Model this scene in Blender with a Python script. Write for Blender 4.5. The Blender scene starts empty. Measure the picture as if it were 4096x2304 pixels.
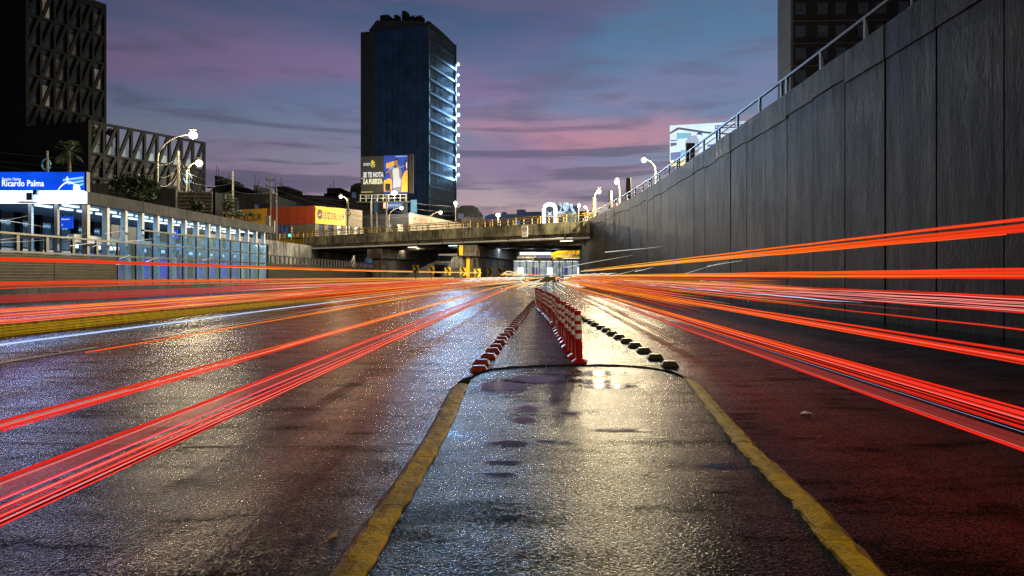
import bpy, math, random
from mathutils import Vector as V, noise as mnoise
random.seed(7)
sc = bpy.context.scene
COL = sc.collection

# ------------------------------------------------------------------ camera
F, CX, CY, CAMZ = 683.0, 536.0, 276.0, 1.25      # focal length in pixels, optical axis, eye height
cam_d = bpy.data.cameras.new('camera'); cam = bpy.data.objects.new('camera', cam_d); COL.objects.link(cam)
cam.location = (0, 0, CAMZ); cam.rotation_euler = (math.radians(90), 0, 0)
cam_d.sensor_width = 36; cam_d.lens = F / 1024 * 36
cam_d.shift_x = -(CX - 512) / 1024; cam_d.shift_y = -(288 - CY) / 1024
cam_d.clip_start = .05; cam_d.clip_end = 3000
sc.camera = cam
# ------------------------------------------------------------------ dusk sky
w = bpy.data.worlds.new('World'); sc.world = w; w.use_nodes = True
nt = w.node_tree; nt.nodes.clear()
def N(t, **k):
    n = nt.nodes.new(t)
    for a, b in k.items(): setattr(n, a, b)
    return n
def ramp(n, stops):
    cr = n.color_ramp
    while len(cr.elements) > 1: cr.elements.remove(cr.elements[-1])
    cr.elements[0].position = stops[0][0]; cr.elements[0].color = tuple(stops[0][1]) + (1,)
    for p, c in stops[1:]:
        e = cr.elements.new(p); e.color = tuple(c) + (1,)
L = nt.links.new
tc = N('ShaderNodeTexCoord'); sep = N('ShaderNodeSeparateXYZ'); L(tc.outputs['Generated'], sep.inputs[0])
mr = N('ShaderNodeMapRange'); mr.inputs[1].default_value = -.05; mr.inputs[2].default_value = .55
L(sep.outputs['Z'], mr.inputs[0])
base = N('ShaderNodeValToRGB'); L(mr.outputs[0], base.inputs[0])
zz = lambda z: (z + .05) / .6
ramp(base, [(0, (.34, .24, .20)), (zz(.03), (.70, .50, .41)), (zz(.085), (.58, .43, .39)), (zz(.15), (.26, .255, .335)),
            (zz(.23), (.14, .195, .335)), (zz(.32), (.075, .125, .245)), (zz(.40), (.04, .07, .155)), (zz(.55), (.02, .034, .08))])
def layer(prev, scale, loc, nscale, detail, lo, hi, colour, fac, z0, z1, z2, z3, dist=0.0):
    mp = N('ShaderNodeMapping'); mp.inputs['Scale'].default_value = scale; mp.inputs['Location'].default_value = loc
    L(tc.outputs['Generated'], mp.inputs[0])
    no = N('ShaderNodeTexNoise'); no.inputs['Scale'].default_value = nscale; no.inputs['Detail'].default_value = detail
    no.inputs['Distortion'].default_value = dist
    L(mp.outputs[0], no.inputs['Vector'])
    m = N('ShaderNodeMapRange', interpolation_type='SMOOTHSTEP'); m.inputs[1].default_value = lo; m.inputs[2].default_value = hi
    m.inputs[4].default_value = fac; L(no.outputs[0], m.inputs[0])
    band = N('ShaderNodeValToRGB'); L(mr.outputs[0], band.inputs[0])
    ramp(band, [(max(zz(z0), 0), (0,)*3), (zz(z1), (1,)*3), (zz(z2), (1,)*3), (min(zz(z3), 1), (0,)*3)])
    mu = N('ShaderNodeMath', operation='MULTIPLY'); L(m.outputs[0], mu.inputs[0]); L(band.outputs[0], mu.inputs[1])
    mx = N('ShaderNodeMix', data_type='RGBA'); L(mu.outputs[0], mx.inputs[0]); L(prev, mx.inputs[6])
    mx.inputs[7].default_value = tuple(colour) + (1,)
    return mx.outputs[2]
c = base.outputs[0]
c = layer(c, (1.3, 1.3, 5.5), (.35, 0, .2), 1.6, 4, .42, .62, (.27, .15, .31), .65, .07, .13, .27, .45)
c = layer(c, (1.2, 1.2, 4.0), (2.1, 0, 1.3), 1.5, 4, .50, .68, (.10, .225, .37), .5, .10, .16, .34, .5)
c = layer(c, (1.6, 1.6, 9.0), (3.3, 1, 4.6), 1.8, 5, .52, .70, (.56, .25, .30), .7, .05, .10, .19, .27)
c = layer(c, (2.0, 2.0, 32.), (.6, .4, 3.1), 1.5, 6, .53, .62, (.105, .10, .175), .75, .065, .10, .19, .26, .4)
c = layer(c, (5.0, 5.0, 26.), (1.6, 2.4, .1), 1.5, 8, .46, .70, (.11, .11, .195), .58, .06, .12, .40, .55, .4)
# glow is strongest where the sun went down (ahead, a little right); the rest of the sky is darker
dp = N('ShaderNodeVectorMath', operation='DOT_PRODUCT'); L(tc.outputs['Generated'], dp.inputs[0])
dp.inputs[1].default_value = V((.30, .95, 0)).normalized()
gl = N('ShaderNodeMapRange', interpolation_type='SMOOTHSTEP'); gl.inputs[1].default_value = .42; gl.inputs[2].default_value = 1.0
gl.inputs[3].default_value = .40; gl.inputs[4].default_value = 1.0; L(dp.outputs['Value'], gl.inputs[0])
mul = N('ShaderNodeMix', data_type='RGBA', blend_type='MULTIPLY'); mul.inputs[0].default_value = 1; L(c, mul.inputs[6]); L(gl.outputs[0], mul.inputs[7])
SUN_EL, SUN_ROT = math.radians(1.5), math.radians(18)
nis = N('ShaderNodeTexSky', sky_type='NISHITA', sun_disc=False); nis.sun_elevation = SUN_EL; nis.sun_rotation = SUN_ROT
bg1 = N('ShaderNodeBackground'); L(mul.outputs[2], bg1.inputs[0]); bg1.inputs[1].default_value = 1.08
bg2 = N('ShaderNodeBackground'); L(nis.outputs[0], bg2.inputs[0]); bg2.inputs[1].default_value = .004
ad = N('ShaderNodeAddShader'); L(bg1.outputs[0], ad.inputs[0]); L(bg2.outputs[0], ad.inputs[1])
wo = N('ShaderNodeOutputWorld'); L(ad.outputs[0], wo.inputs[0])
# sun already at the horizon: almost nothing left of it
sd = bpy.data.lights.new('sun', 'SUN'); sd.energy = .03; sd.angle = math.radians(12); sd.color = (1, .72, .62)
so = bpy.data.objects.new('sun', sd); COL.objects.link(so)
so.rotation_euler = V((math.sin(SUN_ROT) * math.cos(SUN_EL), math.cos(SUN_ROT) * math.cos(SUN_EL), math.sin(SUN_EL))).to_track_quat('Z', 'Y').to_euler()
# ------------------------------------------------------------------ exposure, sampling
vs = sc.view_settings; vs.view_transform = 'Standard'; vs.look = 'None'; vs.exposure = 0; vs.gamma = 1; vs.use_curve_mapping = False
sc.render.engine = 'CYCLES'
sc.cycles.use_denoising = True; sc.cycles.denoising_prefilter = 'NONE'; sc.cycles.denoising_input_passes = 'RGB_ALBEDO_NORMAL'
sc.cycles.sample_clamp_indirect = 4; sc.cycles.sample_clamp_direct = 30
sc.cycles.max_bounces = 5; sc.cycles.diffuse_bounces = 2; sc.cycles.glossy_bounces = 3; sc.cycles.transparent_max_bounces = 16
sc.cycles.caustics_reflective = False; sc.cycles.caustics_refractive = False

# ================================================================== helpers
def P(px, py, Y): return V(((px - CX) / F * Y, Y, CAMZ - (py - CY) / F * Y))
def ZA(py, Y): return CAMZ - (py - CY) / F * Y
def XA(px, Y): return (px - CX) / F * Y
MATS = {}
def newmat(name):
    m = bpy.data.materials.new(name); m.use_nodes = True; m.node_tree.nodes.clear(); MATS[name] = m
    return m, m.node_tree
def mnode(t, kind, **k):
    n = t.nodes.new(kind)
    for a, b in k.items(): setattr(n, a, b)
    return n
def lin(c): return tuple(c) + (1,) if len(c) == 3 else tuple(c)
def surf(name, col, rough=.6, metal=0, var=.35, vscale=1.5, bump=0, bscale=20, stretch=(1, 1, 1), col2=None, spec=.5, stain=0, coat=0):
    """plain surface with uneven colour, roughness and relief"""
    m, t = newmat(name); l = t.links.new
    tcn = mnode(t, 'ShaderNodeTexCoord'); mp = mnode(t, 'ShaderNodeMapping'); mp.inputs['Scale'].default_value = stretch
    l(tcn.outputs['Object'], mp.inputs[0])
    no = mnode(t, 'ShaderNodeTexNoise'); no.inputs['Scale'].default_value = vscale; no.inputs['Detail'].default_value = 7
    no.inputs['Roughness'].default_value = .65; l(mp.outputs[0], no.inputs['Vector'])
    rp = mnode(t, 'ShaderNodeValToRGB'); l(no.outputs[0], rp.inputs[0])
    c1 = [x * (1 - var) for x in col]; c2 = list(col2) if col2 else [min(1, x * (1 + var)) for x in col]
    ramp(rp, [(.32, c1), (.68, c2)])
    b = mnode(t, 'ShaderNodeBsdfPrincipled'); l(rp.outputs[0], b.inputs['Base Color'])
    rr = mnode(t, 'ShaderNodeMapRange'); rr.inputs[3].default_value = max(.03, rough - .12); rr.inputs[4].default_value = min(1, rough + .12)
    l(no.outputs[0], rr.inputs[0]); l(rr.outputs[0], b.inputs['Roughness'])
    b.inputs['Metallic'].default_value = metal; b.inputs['Specular IOR Level'].default_value = spec
    if coat: b.inputs['Coat Weight'].default_value = coat; b.inputs['Coat Roughness'].default_value = .15
    if bump:
        n2 = mnode(t, 'ShaderNodeTexNoise'); n2.inputs['Scale'].default_value = bscale; n2.inputs['Detail'].default_value = 5
        l(mp.outputs[0], n2.inputs['Vector'])
        bp = mnode(t, 'ShaderNodeBump'); bp.inputs['Strength'].default_value = bump; bp.inputs['Distance'].default_value = .02
        l(n2.outputs[0], bp.inputs['Height']); l(bp.outputs[0], b.inputs['Normal'])
    o = mnode(t, 'ShaderNodeOutputMaterial'); l(b.outputs[0], o.inputs[0])
    return m
def glow(name, col, strength, base=(.06, .06, .06), var=0, vscale=3):
    """a surface that gives off light: lamp, tube, backlit print, or print with its floodlighting put in as glow"""
    m, t = newmat(name); l = t.links.new
    b = mnode(t, 'ShaderNodeBsdfPrincipled'); b.inputs['Base Color'].default_value = lin(base); b.inputs['Roughness'].default_value = .5; b.inputs['Specular IOR Level'].default_value = .05
    b.inputs['Emission Color'].default_value = lin(col); b.inputs['Emission Strength'].default_value = strength
    if var:
        tcn = mnode(t, 'ShaderNodeTexCoord'); no = mnode(t, 'ShaderNodeTexNoise'); no.inputs['Scale'].default_value = vscale
        l(tcn.outputs['Object'], no.inputs['Vector'])
        r = mnode(t, 'ShaderNodeMapRange'); r.inputs[1].default_value = .3; r.inputs[2].default_value = .7
        r.inputs[3].default_value = strength * (1 - var); r.inputs[4].default_value = strength * (1 + var)
        l(no.outputs[0], r.inputs[0]); l(r.outputs[0], b.inputs['Emission Strength'])
    o = mnode(t, 'ShaderNodeOutputMaterial'); l(b.outputs[0], o.inputs[0])
    return m
def glassmat(name, col, alpha, rough=.08):
    m, t = newmat(name); l = t.links.new
    g = mnode(t, 'ShaderNodeBsdfGlossy'); g.inputs['Color'].default_value = (.8, .85, .9, 1); g.inputs['Roughness'].default_value = rough
    tr = mnode(t, 'ShaderNodeBsdfTransparent'); tr.inputs[0].default_value = lin(col)
    fr = mnode(t, 'ShaderNodeFresnel'); fr.inputs[0].default_value = 1.45
    df = mnode(t, 'ShaderNodeBsdfDiffuse'); df.inputs[0].default_value = lin([x * .6 for x in col])
    m1 = mnode(t, 'ShaderNodeMixShader'); m1.inputs[0].default_value = alpha; l(tr.outputs[0], m1.inputs[1]); l(df.outputs[0], m1.inputs[2])
    m2 = mnode(t, 'ShaderNodeMixShader'); ge = mnode(t, 'ShaderNodeNewGeometry'); iv = mnode(t, 'ShaderNodeMath', operation='SUBTRACT'); iv.inputs[0].default_value = 1; l(ge.outputs['Backfacing'], iv.inputs[1])
    fm = mnode(t, 'ShaderNodeMath', operation='MULTIPLY'); l(fr.outputs[0], fm.inputs[0]); l(iv.outputs[0], fm.inputs[1]); l(fm.outputs[0], m2.inputs[0]); l(m1.outputs[0], m2.inputs[1]); l(g.outputs[0], m2.inputs[2])
    o = mnode(t, 'ShaderNodeOutputMaterial'); l(m2.outputs[0], o.inputs[0])
    return m

WLOC = {}
def tag(o, label=None, cat=None, group=None, kind=None):
    if label: o['label'] = label
    if cat: o['category'] = cat
    if group: o['group'] = group
    if kind: o['kind'] = kind
    return o
def thing(name, label, cat, loc=(0, 0, 0), group=None):
    o = bpy.data.objects.new(name, None); COL.objects.link(o); o.location = loc; o.empty_display_size = .2
    WLOC[o] = V(loc)
    return tag(o, label, cat, group)
class MB:
    def __init__(s): s.v = []; s.f = []
    def add(s, vs_, fs):
        n = len(s.v); s.v += [V(p) for p in vs_]; s.f += [tuple(i + n for i in f) for f in fs]; return s
    def hexa(s, p): return s.add(p, [(0, 3, 2, 1), (4, 5, 6, 7), (0, 1, 5, 4), (1, 2, 6, 5), (2, 3, 7, 6), (3, 0, 4, 7)])
    def box(s, x0, x1, y0, y1, z0, z1):
        return s.hexa([(x0, y0, z0), (x1, y0, z0), (x1, y1, z0), (x0, y1, z0), (x0, y0, z1), (x1, y0, z1), (x1, y1, z1), (x0, y1, z1)])
    def fbox(s, fr, a0, a1, z0, z1, d0, d1):
        q = [fr(a0, z0, d0), fr(a1, z0, d0), fr(a1, z0, d1), fr(a0, z0, d1), fr(a0, z1, d0), fr(a1, z1, d0), fr(a1, z1, d1), fr(a0, z1, d1)]
        return s.hexa(q)
    def fpoly(s, fr, pts, d0, d1):
        n = len(pts)
        vs_ = [fr(a, z, d0) for a, z in pts] + [fr(a, z, d1) for a, z in pts]
        return s.add(vs_, [tuple(range(n))[::-1], tuple(range(n, 2 * n))] + [(i, (i + 1) % n, n + (i + 1) % n, n + i) for i in range(n)])
    def tube(s, pts, r, n=8, r2=None, flat=1.0):
        pts = [V(p) for p in pts]; m = len(pts); rings = []
        for i, p in enumerate(pts):
            d = (pts[min(i + 1, m - 1)] - pts[max(i - 1, 0)]).normalized()
            up = V((0, 0, 1)) if abs(d.z) < .95 else V((1, 0, 0))
            a = d.cross(up).normalized(); b = a.cross(d).normalized()
            rr = r[i] if isinstance(r, list) else r if r2 is None else r + (r2 - r) * i / (m - 1)
            rings.append([p + a * rr * flat * math.cos(2 * math.pi * k / n) + b * rr * math.sin(2 * math.pi * k / n) for k in range(n)])
        vs_ = [q for g in rings for q in g]
        fs = [(i * n + k, i * n + (k + 1) % n, (i + 1) * n + (k + 1) % n, (i + 1) * n + k) for i in range(m - 1) for k in range(n)]
        fs += [tuple(range(n))[::-1], tuple((m - 1) * n + k for k in range(n))]
        return s.add(vs_, fs)
    def lathe(s, c, prof, n=14):
        c = V(c); vs_ = []; m = len(prof)
        for r, z in prof:
            vs_ += [c + V((r * math.cos(2 * math.pi * k / n), r * math.sin(2 * math.pi * k / n), z)) for k in range(n)]
        fs = [(i * n + k, i * n + (k + 1) % n, (i + 1) * n + (k + 1) % n, (i + 1) * n + k) for i in range(m - 1) for k in range(n)]
        fs += [tuple(range(n))[::-1], tuple((m - 1) * n + k for k in range(n))]
        return s.add(vs_, fs)
    def ball(s, c, rx, ry, rz, n=12, m=8):
        prof = [(math.sin(math.pi * i / m), -math.cos(math.pi * i / m)) for i in range(m + 1)]
        c = V(c); k0 = len(s.v)
        s.lathe((0, 0, 0), [(max(.02, r), z) for r, z in prof], n)
        for i in range(k0, len(s.v)): q = s.v[i]; s.v[i] = c + V((q.x * rx, q.y * ry, q.z * rz))
        return s
    def mesh(s, name, mat, off=V((0, 0, 0)), smooth=False):
        me = bpy.data.meshes.new(name); me.from_pydata([p - off for p in s.v], [], s.f); me.update()
        if mat: me.materials.append(MATS[mat])
        if smooth:
            for p in me.polygons: p.use_smooth = True
        return me
    def build(s, name, mat, parent=None, label=None, cat=None, group=None, kind=None, smooth=False):
        off = WLOC.get(parent, V((0, 0, 0))) if parent else V((0, 0, 0))
        o = bpy.data.objects.new(name, s.mesh(name, mat, off, smooth)); COL.objects.link(o)
        if parent: o.parent = parent
        WLOC[o] = off
        return tag(o, label, cat, group, kind)
def frame(O, u, n):
    O = V(O); u = V(u).normalized(); n = V(n).normalized()
    return lambda a, z, d=0: O + u * a + V((0, 0, z)) + n * d
def share(src, name, parent=None, loc=(0, 0, 0)):
    o = src.copy(); COL.objects.link(o); o.name = name; o.parent = parent; o.location = loc
    for k in ('label', 'category', 'group'):
        if k in o: del o[k]
    WLOC[o] = WLOC.get(src)
    return o
def textmesh(name, body, mat, parent, fr, a0, z0, wid, hei, d, bold=0, shear=0, depth=.02):
    cu = bpy.data.curves.new(name, 'FONT'); cu.body = body; cu.size = 1; cu.offset = bold; cu.shear = shear; cu.resolution_u = 2
    to = bpy.data.objects.new(name, cu); COL.objects.link(to)
    dg = bpy.context.evaluated_depsgraph_get(); dg.update()
    me = bpy.data.meshes.new_from_object(to.evaluated_get(dg))
    bpy.data.objects.remove(to)
    xs = [p.co.x for p in me.vertices]; ys = [p.co.y for p in me.vertices]
    x0, x1, y0, y1 = min(xs), max(xs), min(ys), max(ys)
    mb = MB()
    vs_ = [fr(a0 + (p.co.x - x0) / (x1 - x0) * wid, z0 + (p.co.y - y0) / (y1 - y0) * hei, d) for p in me.vertices]
    mb.add(vs_, [tuple(p.vertices) for p in me.polygons])
    bpy.data.meshes.remove(me)
    return mb.build(name, mat, parent)
def bulb_light(name, loc, r, L_, col, parent):
    d = bpy.data.lights.new(name, 'POINT'); d.shadow_soft_size = r; d.energy = 4 * math.pi ** 2 * r * r * L_; d.color = col; d.use_soft_falloff = False
    o = bpy.data.objects.new(name, d); COL.objects.link(o); o.parent = parent; o.location = V(loc) - WLOC.get(parent, V((0, 0, 0))); return o
def panel_light(name, loc, sx_, sy_, L_, col, parent, direction):
    d = bpy.data.lights.new(name, 'AREA'); d.shape = 'RECTANGLE'; d.size = sx_; d.size_y = sy_; d.energy = math.pi * sx_ * sy_ * L_; d.color = col
    o = bpy.data.objects.new(name, d); COL.objects.link(o); o.parent = parent; o.location = V(loc) - WLOC.get(parent, V((0, 0, 0)))
    o.rotation_euler = V(direction).to_track_quat('-Z', 'Y').to_euler(); return o
LAMP = {'lamp_warm': (1650, (1, .80, .46)), 'lamp_white': (11500, (1, .83, .50)), 'amber_light': (60, (1, .55, .12)), 'strip_warm': (6, (1, .8, .5))}
ORD = ['first', 'second', 'third', 'fourth', 'fifth', 'sixth', 'seventh', 'eighth', 'ninth', 'tenth', 'eleventh', 'twelfth', 'thirteenth', 'fourteenth', 'fifteenth', 'sixteenth', 'seventeenth', 'eighteenth', 'nineteenth',
       'twentieth'] + ['twenty-' + x for x in ('first', 'second', 'third', 'fourth', 'fifth', 'sixth', 'seventh', 'eighth', 'ninth')] + ['thirtieth'] + ['thirty-' + x for x in ('first', 'second', 'third', 'fourth', 'fifth', 'sixth', 'seventh', 'eighth', 'ninth')] + ['fortieth']

# ================================================================== materials
def wet_asphalt(name, base, grain, rough_lo, rough_hi, puddle_lo, puddle_hi, bumpd, pstretch=(1, 1, 1)):
    m, t = newmat(name); l = t.links.new
    tcn = mnode(t, 'ShaderNodeTexCoord')
    def noise(scale, detail, st=(1, 1, 1), rough=.6):
        mp = mnode(t, 'ShaderNodeMapping'); mp.inputs['Scale'].default_value = st; l(tcn.outputs['Object'], mp.inputs[0])
        n = mnode(t, 'ShaderNodeTexNoise'); n.inputs['Scale'].default_value = scale; n.inputs['Detail'].default_value = detail
        n.inputs['Roughness'].default_value = rough; l(mp.outputs[0], n.inputs['Vector']); return n.outputs[0]
    big = noise(.35, 5, (1, .35, 1)); mid = noise(2.2, 6); fine = noise(grain, 3, (1, 1, 1), .75)
    pud = noise(.85, 4, pstretch)
    vo = mnode(t, 'ShaderNodeTexVoronoi'); vo.inputs['Scale'].default_value = grain * .8; l(tcn.outputs['Object'], vo.inputs['Vector'])
    pm = mnode(t, 'ShaderNodeMapRange', interpolation_type='SMOOTHSTEP'); pm.inputs[1].default_value = puddle_lo; pm.inputs[2].default_value = puddle_hi; l(pud, pm.inputs[0])
    ro = mnode(t, 'ShaderNodeMapRange'); ro.inputs[1].default_value = .35; ro.inputs[2].default_value = .65
    ro.inputs[3].default_value = rough_lo; ro.inputs[4].default_value = rough_hi; l(big, ro.inputs[0])
    rm = mnode(t, 'ShaderNodeMix', data_type='FLOAT'); l(pm.outputs[0], rm.inputs[0]); l(ro.outputs[0], rm.inputs[2]); rm.inputs[3].default_value = .04
    cr = mnode(t, 'ShaderNodeValToRGB'); l(mid, cr.inputs[0]); ramp(cr, [(.3, [x * .6 for x in base]), (.7, [x * 1.5 for x in base])])
    vg = mnode(t, 'ShaderNodeTexVoronoi'); vg.inputs['Scale'].default_value = grain * 1.5; l(tcn.outputs['Object'], vg.inputs['Vector'])
    sg_ = mnode(t, 'ShaderNodeSeparateColor'); l(vg.outputs['Color'], sg_.inputs[0])
    gr = mnode(t, 'ShaderNodeMapRange'); gr.inputs[1].default_value = .45; gr.inputs[2].default_value = 1.0; gr.inputs[3].default_value = .5; gr.inputs[4].default_value = 3.6; l(sg_.outputs[0], gr.inputs[0])
    gm = mnode(t, 'ShaderNodeMix', data_type='RGBA', blend_type='MULTIPLY'); gm.inputs[0].default_value = 1; l(cr.outputs[0], gm.inputs[6]); l(gr.outputs[0], gm.inputs[7])
    b = mnode(t, 'ShaderNodeBsdfPrincipled'); l(gm.outputs[2], b.inputs['Base Color']); l(rm.outputs[0], b.inputs['Roughness'])
    sp = mnode(t, 'ShaderNodeMapRange'); sp.inputs[1].default_value = .35; sp.inputs[2].default_value = .75; sp.inputs[3].default_value = .02; sp.inputs[4].default_value = .42; l(sg_.outputs[1], sp.inputs[0])
    pa = noise(1.0, 7, (.9, 2.6, 1), .7); wt = noise(1.0, 4, (1.3, .05, 1))
    pm1 = mnode(t, 'ShaderNodeMapRange'); pm1.inputs[1].default_value = .40; pm1.inputs[2].default_value = .66; pm1.inputs[3].default_value = .05; pm1.inputs[4].default_value = 1.5; l(pa, pm1.inputs[0])
    pm2 = mnode(t, 'ShaderNodeMapRange'); pm2.inputs[1].default_value = .35; pm2.inputs[2].default_value = .65; pm2.inputs[3].default_value = .45; pm2.inputs[4].default_value = 1.5; l(wt, pm2.inputs[0])
    q1 = mnode(t, 'ShaderNodeMath', operation='MULTIPLY'); l(pm1.outputs[0], q1.inputs[0]); l(pm2.outputs[0], q1.inputs[1])
    q2 = mnode(t, 'ShaderNodeMath', operation='MULTIPLY'); l(q1.outputs[0], q2.inputs[0]); l(sp.outputs[0], q2.inputs[1]); l(q2.outputs[0], b.inputs['Specular IOR Level'])
    h = mnode(t, 'ShaderNodeMath', operation='MULTIPLY_ADD'); l(vo.outputs['Distance'], h.inputs[0]); h.inputs[1].default_value = 1.5; l(fine, h.inputs[2])
    h2 = mnode(t, 'ShaderNodeMath', operation='MULTIPLY_ADD'); l(mid, h2.inputs[0]); h2.inputs[1].default_value = 1.0; l(h.outputs[0], h2.inputs[2])
    inv = mnode(t, 'ShaderNodeMath', operation='SUBTRACT'); inv.inputs[0].default_value = 1; l(pm.outputs[0], inv.inputs[1])
    st = mnode(t, 'ShaderNodeMath', operation='MULTIPLY'); l(inv.outputs[0], st.inputs[0]); st.inputs[1].default_value = 1.0
    bp = mnode(t, 'ShaderNodeBump'); bp.inputs['Distance'].default_value = bumpd; l(st.outputs[0], bp.inputs['Strength']); l(h2.outputs[0], bp.inputs['Height'])
    l(bp.outputs[0], b.inputs['Normal'])
    o = mnode(t, 'ShaderNodeOutputMaterial'); l(b.outputs[0], o.inputs[0])
wet_asphalt('asphalt', (.0042, .004, .0038), 78, .09, .17, .70, .78, .0018)
wet_asphalt('island', (.005, .0048, .0045), 85, .09, .16, .60, .68, .0017, (1, 1.6, 1))
surf('ground', (.06, .055, .05), .9)
surf('street', (.045, .045, .045), .7)
surf('paint_white', (.55, .55, .52), .5, var=.5, vscale=9, bump=.3, bscale=60)
surf('crack', (.006, .006, .006), .9)
surf('kerb_yellow', (.34, .19, .002), .7, var=.75, vscale=5, bump=.6, bscale=45, col2=(.48, .29, .003), spec=.02)
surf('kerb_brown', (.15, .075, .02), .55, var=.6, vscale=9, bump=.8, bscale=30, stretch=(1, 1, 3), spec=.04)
surf('kerb_grey', (0.0220, 0.0190, 0.0140), .3, var=.5, vscale=8, bump=.7, bscale=30, spec=.0)
# board-marked, stained concrete
def board_concrete(name, lo, hi, rough, spread=.2, spec=.25):
    m, t = newmat(name); l = t.links.new
    tcn = mnode(t, 'ShaderNodeTexCoord')
    def noise(scale, detail, st=(1, 1, 1)):
        mp = mnode(t, 'ShaderNodeMapping'); mp.inputs['Scale'].default_value = st; l(tcn.outputs['Object'], mp.inputs[0])
        n = mnode(t, 'ShaderNodeTexNoise'); n.inputs['Scale'].default_value = scale; n.inputs['Detail'].default_value = detail
        n.inputs['Roughness'].default_value = .68; l(mp.outputs[0], n.inputs['Vector']); return n.outputs[0]
    runs = noise(2.6, 6, (1, 1, .16)); blot = noise(.9, 8, (1, 1, .8)); fine = noise(14, 5, (1, 1, .3)); pit = noise(5.5, 4, (1, 1, .35))
    hb = mnode(t, 'ShaderNodeMath', operation='MULTIPLY'); l(runs, hb.inputs[0]); hb.inputs[1].default_value = .55
    a0_ = mnode(t, 'ShaderNodeMath', operation='MULTIPLY'); l(blot, a0_.inputs[0]); a0_.inputs[1].default_value = 1.45
    a = mnode(t, 'ShaderNodeMath', operation='ADD'); l(hb.outputs[0], a.inputs[0]); l(a0_.outputs[0], a.inputs[1])
    a2 = mnode(t, 'ShaderNodeMath', operation='MULTIPLY_ADD'); l(fine, a2.inputs[0]); a2.inputs[1].default_value = .5; l(a.outputs[0], a2.inputs[2])
    cr = mnode(t, 'ShaderNodeValToRGB'); mrn = mnode(t, 'ShaderNodeMapRange'); mrn.inputs[1].default_value = .95; mrn.inputs[2].default_value = 1.55
    l(a2.outputs[0], mrn.inputs[0]); l(mrn.outputs[0], cr.inputs[0])
    ramp(cr, [(0, lo), (.5, [(x + y) / 2 for x, y in zip(lo, hi)]), (1, hi)])
    pr = mnode(t, 'ShaderNodeValToRGB'); l(pit, pr.inputs[0]); ramp(pr, [(.62, (1, 1, 1)), (.70, (.18, .18, .18))])
    mx = mnode(t, 'ShaderNodeMix', data_type='RGBA', blend_type='MULTIPLY'); mx.inputs[0].default_value = 1; l(cr.outputs[0], mx.inputs[6]); l(pr.outputs[0], mx.inputs[7])
    drip = noise(4.5, 5, (1, 1, .07)); dr = mnode(t, 'ShaderNodeValToRGB'); l(drip, dr.inputs[0]); ramp(dr, [(.52, (1, 1, 1)), (.62, (.22, .22, .22))])
    mxd = mnode(t, 'ShaderNodeMix', data_type='RGBA', blend_type='MULTIPLY'); mxd.inputs[0].default_value = 1; l(mx.outputs[2], mxd.inputs[6]); l(dr.outputs[0], mxd.inputs[7]); mx = mxd
    oi = mnode(t, 'ShaderNodeObjectInfo'); om = mnode(t, 'ShaderNodeMapRange'); om.inputs[3].default_value = 1 - spread; om.inputs[4].default_value = 1 + spread; l(oi.outputs['Random'], om.inputs[0])
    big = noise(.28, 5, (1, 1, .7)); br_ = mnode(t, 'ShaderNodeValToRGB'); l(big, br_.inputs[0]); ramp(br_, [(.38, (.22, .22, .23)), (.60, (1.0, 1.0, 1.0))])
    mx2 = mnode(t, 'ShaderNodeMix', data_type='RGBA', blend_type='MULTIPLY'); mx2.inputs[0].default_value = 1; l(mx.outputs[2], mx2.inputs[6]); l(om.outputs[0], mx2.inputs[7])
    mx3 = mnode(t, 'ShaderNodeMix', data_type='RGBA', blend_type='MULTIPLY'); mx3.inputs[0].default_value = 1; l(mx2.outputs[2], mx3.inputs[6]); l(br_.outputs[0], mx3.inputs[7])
    b = mnode(t, 'ShaderNodeBsdfPrincipled'); l(mx3.outputs[2], b.inputs['Base Color']); b.inputs['Specular IOR Level'].default_value = spec
    rr = mnode(t, 'ShaderNodeMapRange'); rr.inputs[3].default_value = rough - .15; rr.inputs[4].default_value = rough + .15; l(runs, rr.inputs[0]); l(rr.outputs[0], b.inputs['Roughness'])
    bp = mnode(t, 'ShaderNodeBump'); bp.inputs['Strength'].default_value = .8; bp.inputs['Distance'].default_value = .03; l(a2.outputs[0], bp.inputs['Height']); l(bp.outputs[0], b.inputs['Normal'])
    o = mnode(t, 'ShaderNodeOutputMaterial'); l(b.outputs[0], o.inputs[0])
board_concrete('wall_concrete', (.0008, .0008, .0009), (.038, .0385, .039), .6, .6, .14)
board_concrete('bridge_concrete', (.16, .155, .105), (.44, .415, .29), .7)
board_concrete('pier_concrete', (.10, .085, .07), (.24, .21, .18), .75)
board_concrete('fascia_concrete', (.024, .024, .025), (.072, .071, .071), .7)
board_concrete('pale_concrete', (.30, .30, .32), (.60, .60, .62), .7)
surf('steel', (0.1080, 0.1080, 0.1044), .4, .6, var=.3, vscale=8)
surf('dark_steel', (.025, .024, .022), .4, .3)
surf('galv', (0.0804, 0.0780, 0.0708), .5, .3, var=.4, vscale=3)
surf('corrugated', (0.0476, 0.0434, 0.0364), .45, .3, var=.4, vscale=2, spec=.08)
surf('white_metal', (0.496, 0.528, 0.544), .45, var=.15)
surf('rail_yellow', (0.2600, 0.1560, 0.0078), .45, var=.35, vscale=4)
surf('bright_yellow', (.88, .58, .02), .4, var=.08)
surf('black', (.012, .012, .013), .5)
surf('bollard_red', (.42, .012, .012), .32, var=.25, vscale=12, bump=.1, spec=.15)
surf('bollard_white', (.78, .78, .76), .35, var=.12, vscale=14)
surf('block_red', (.20, .03, .02), .4, var=.5, vscale=20, bump=.5, bscale=60, spec=.05)
surf('block_dark', (.035, .034, .026), .35, var=.5, vscale=20, bump=.5, bscale=60, spec=.05)
surf('hotel_concrete', (0.0060, 0.0070, 0.0120), .75, var=.25, vscale=.6, spec=.08)
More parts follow.
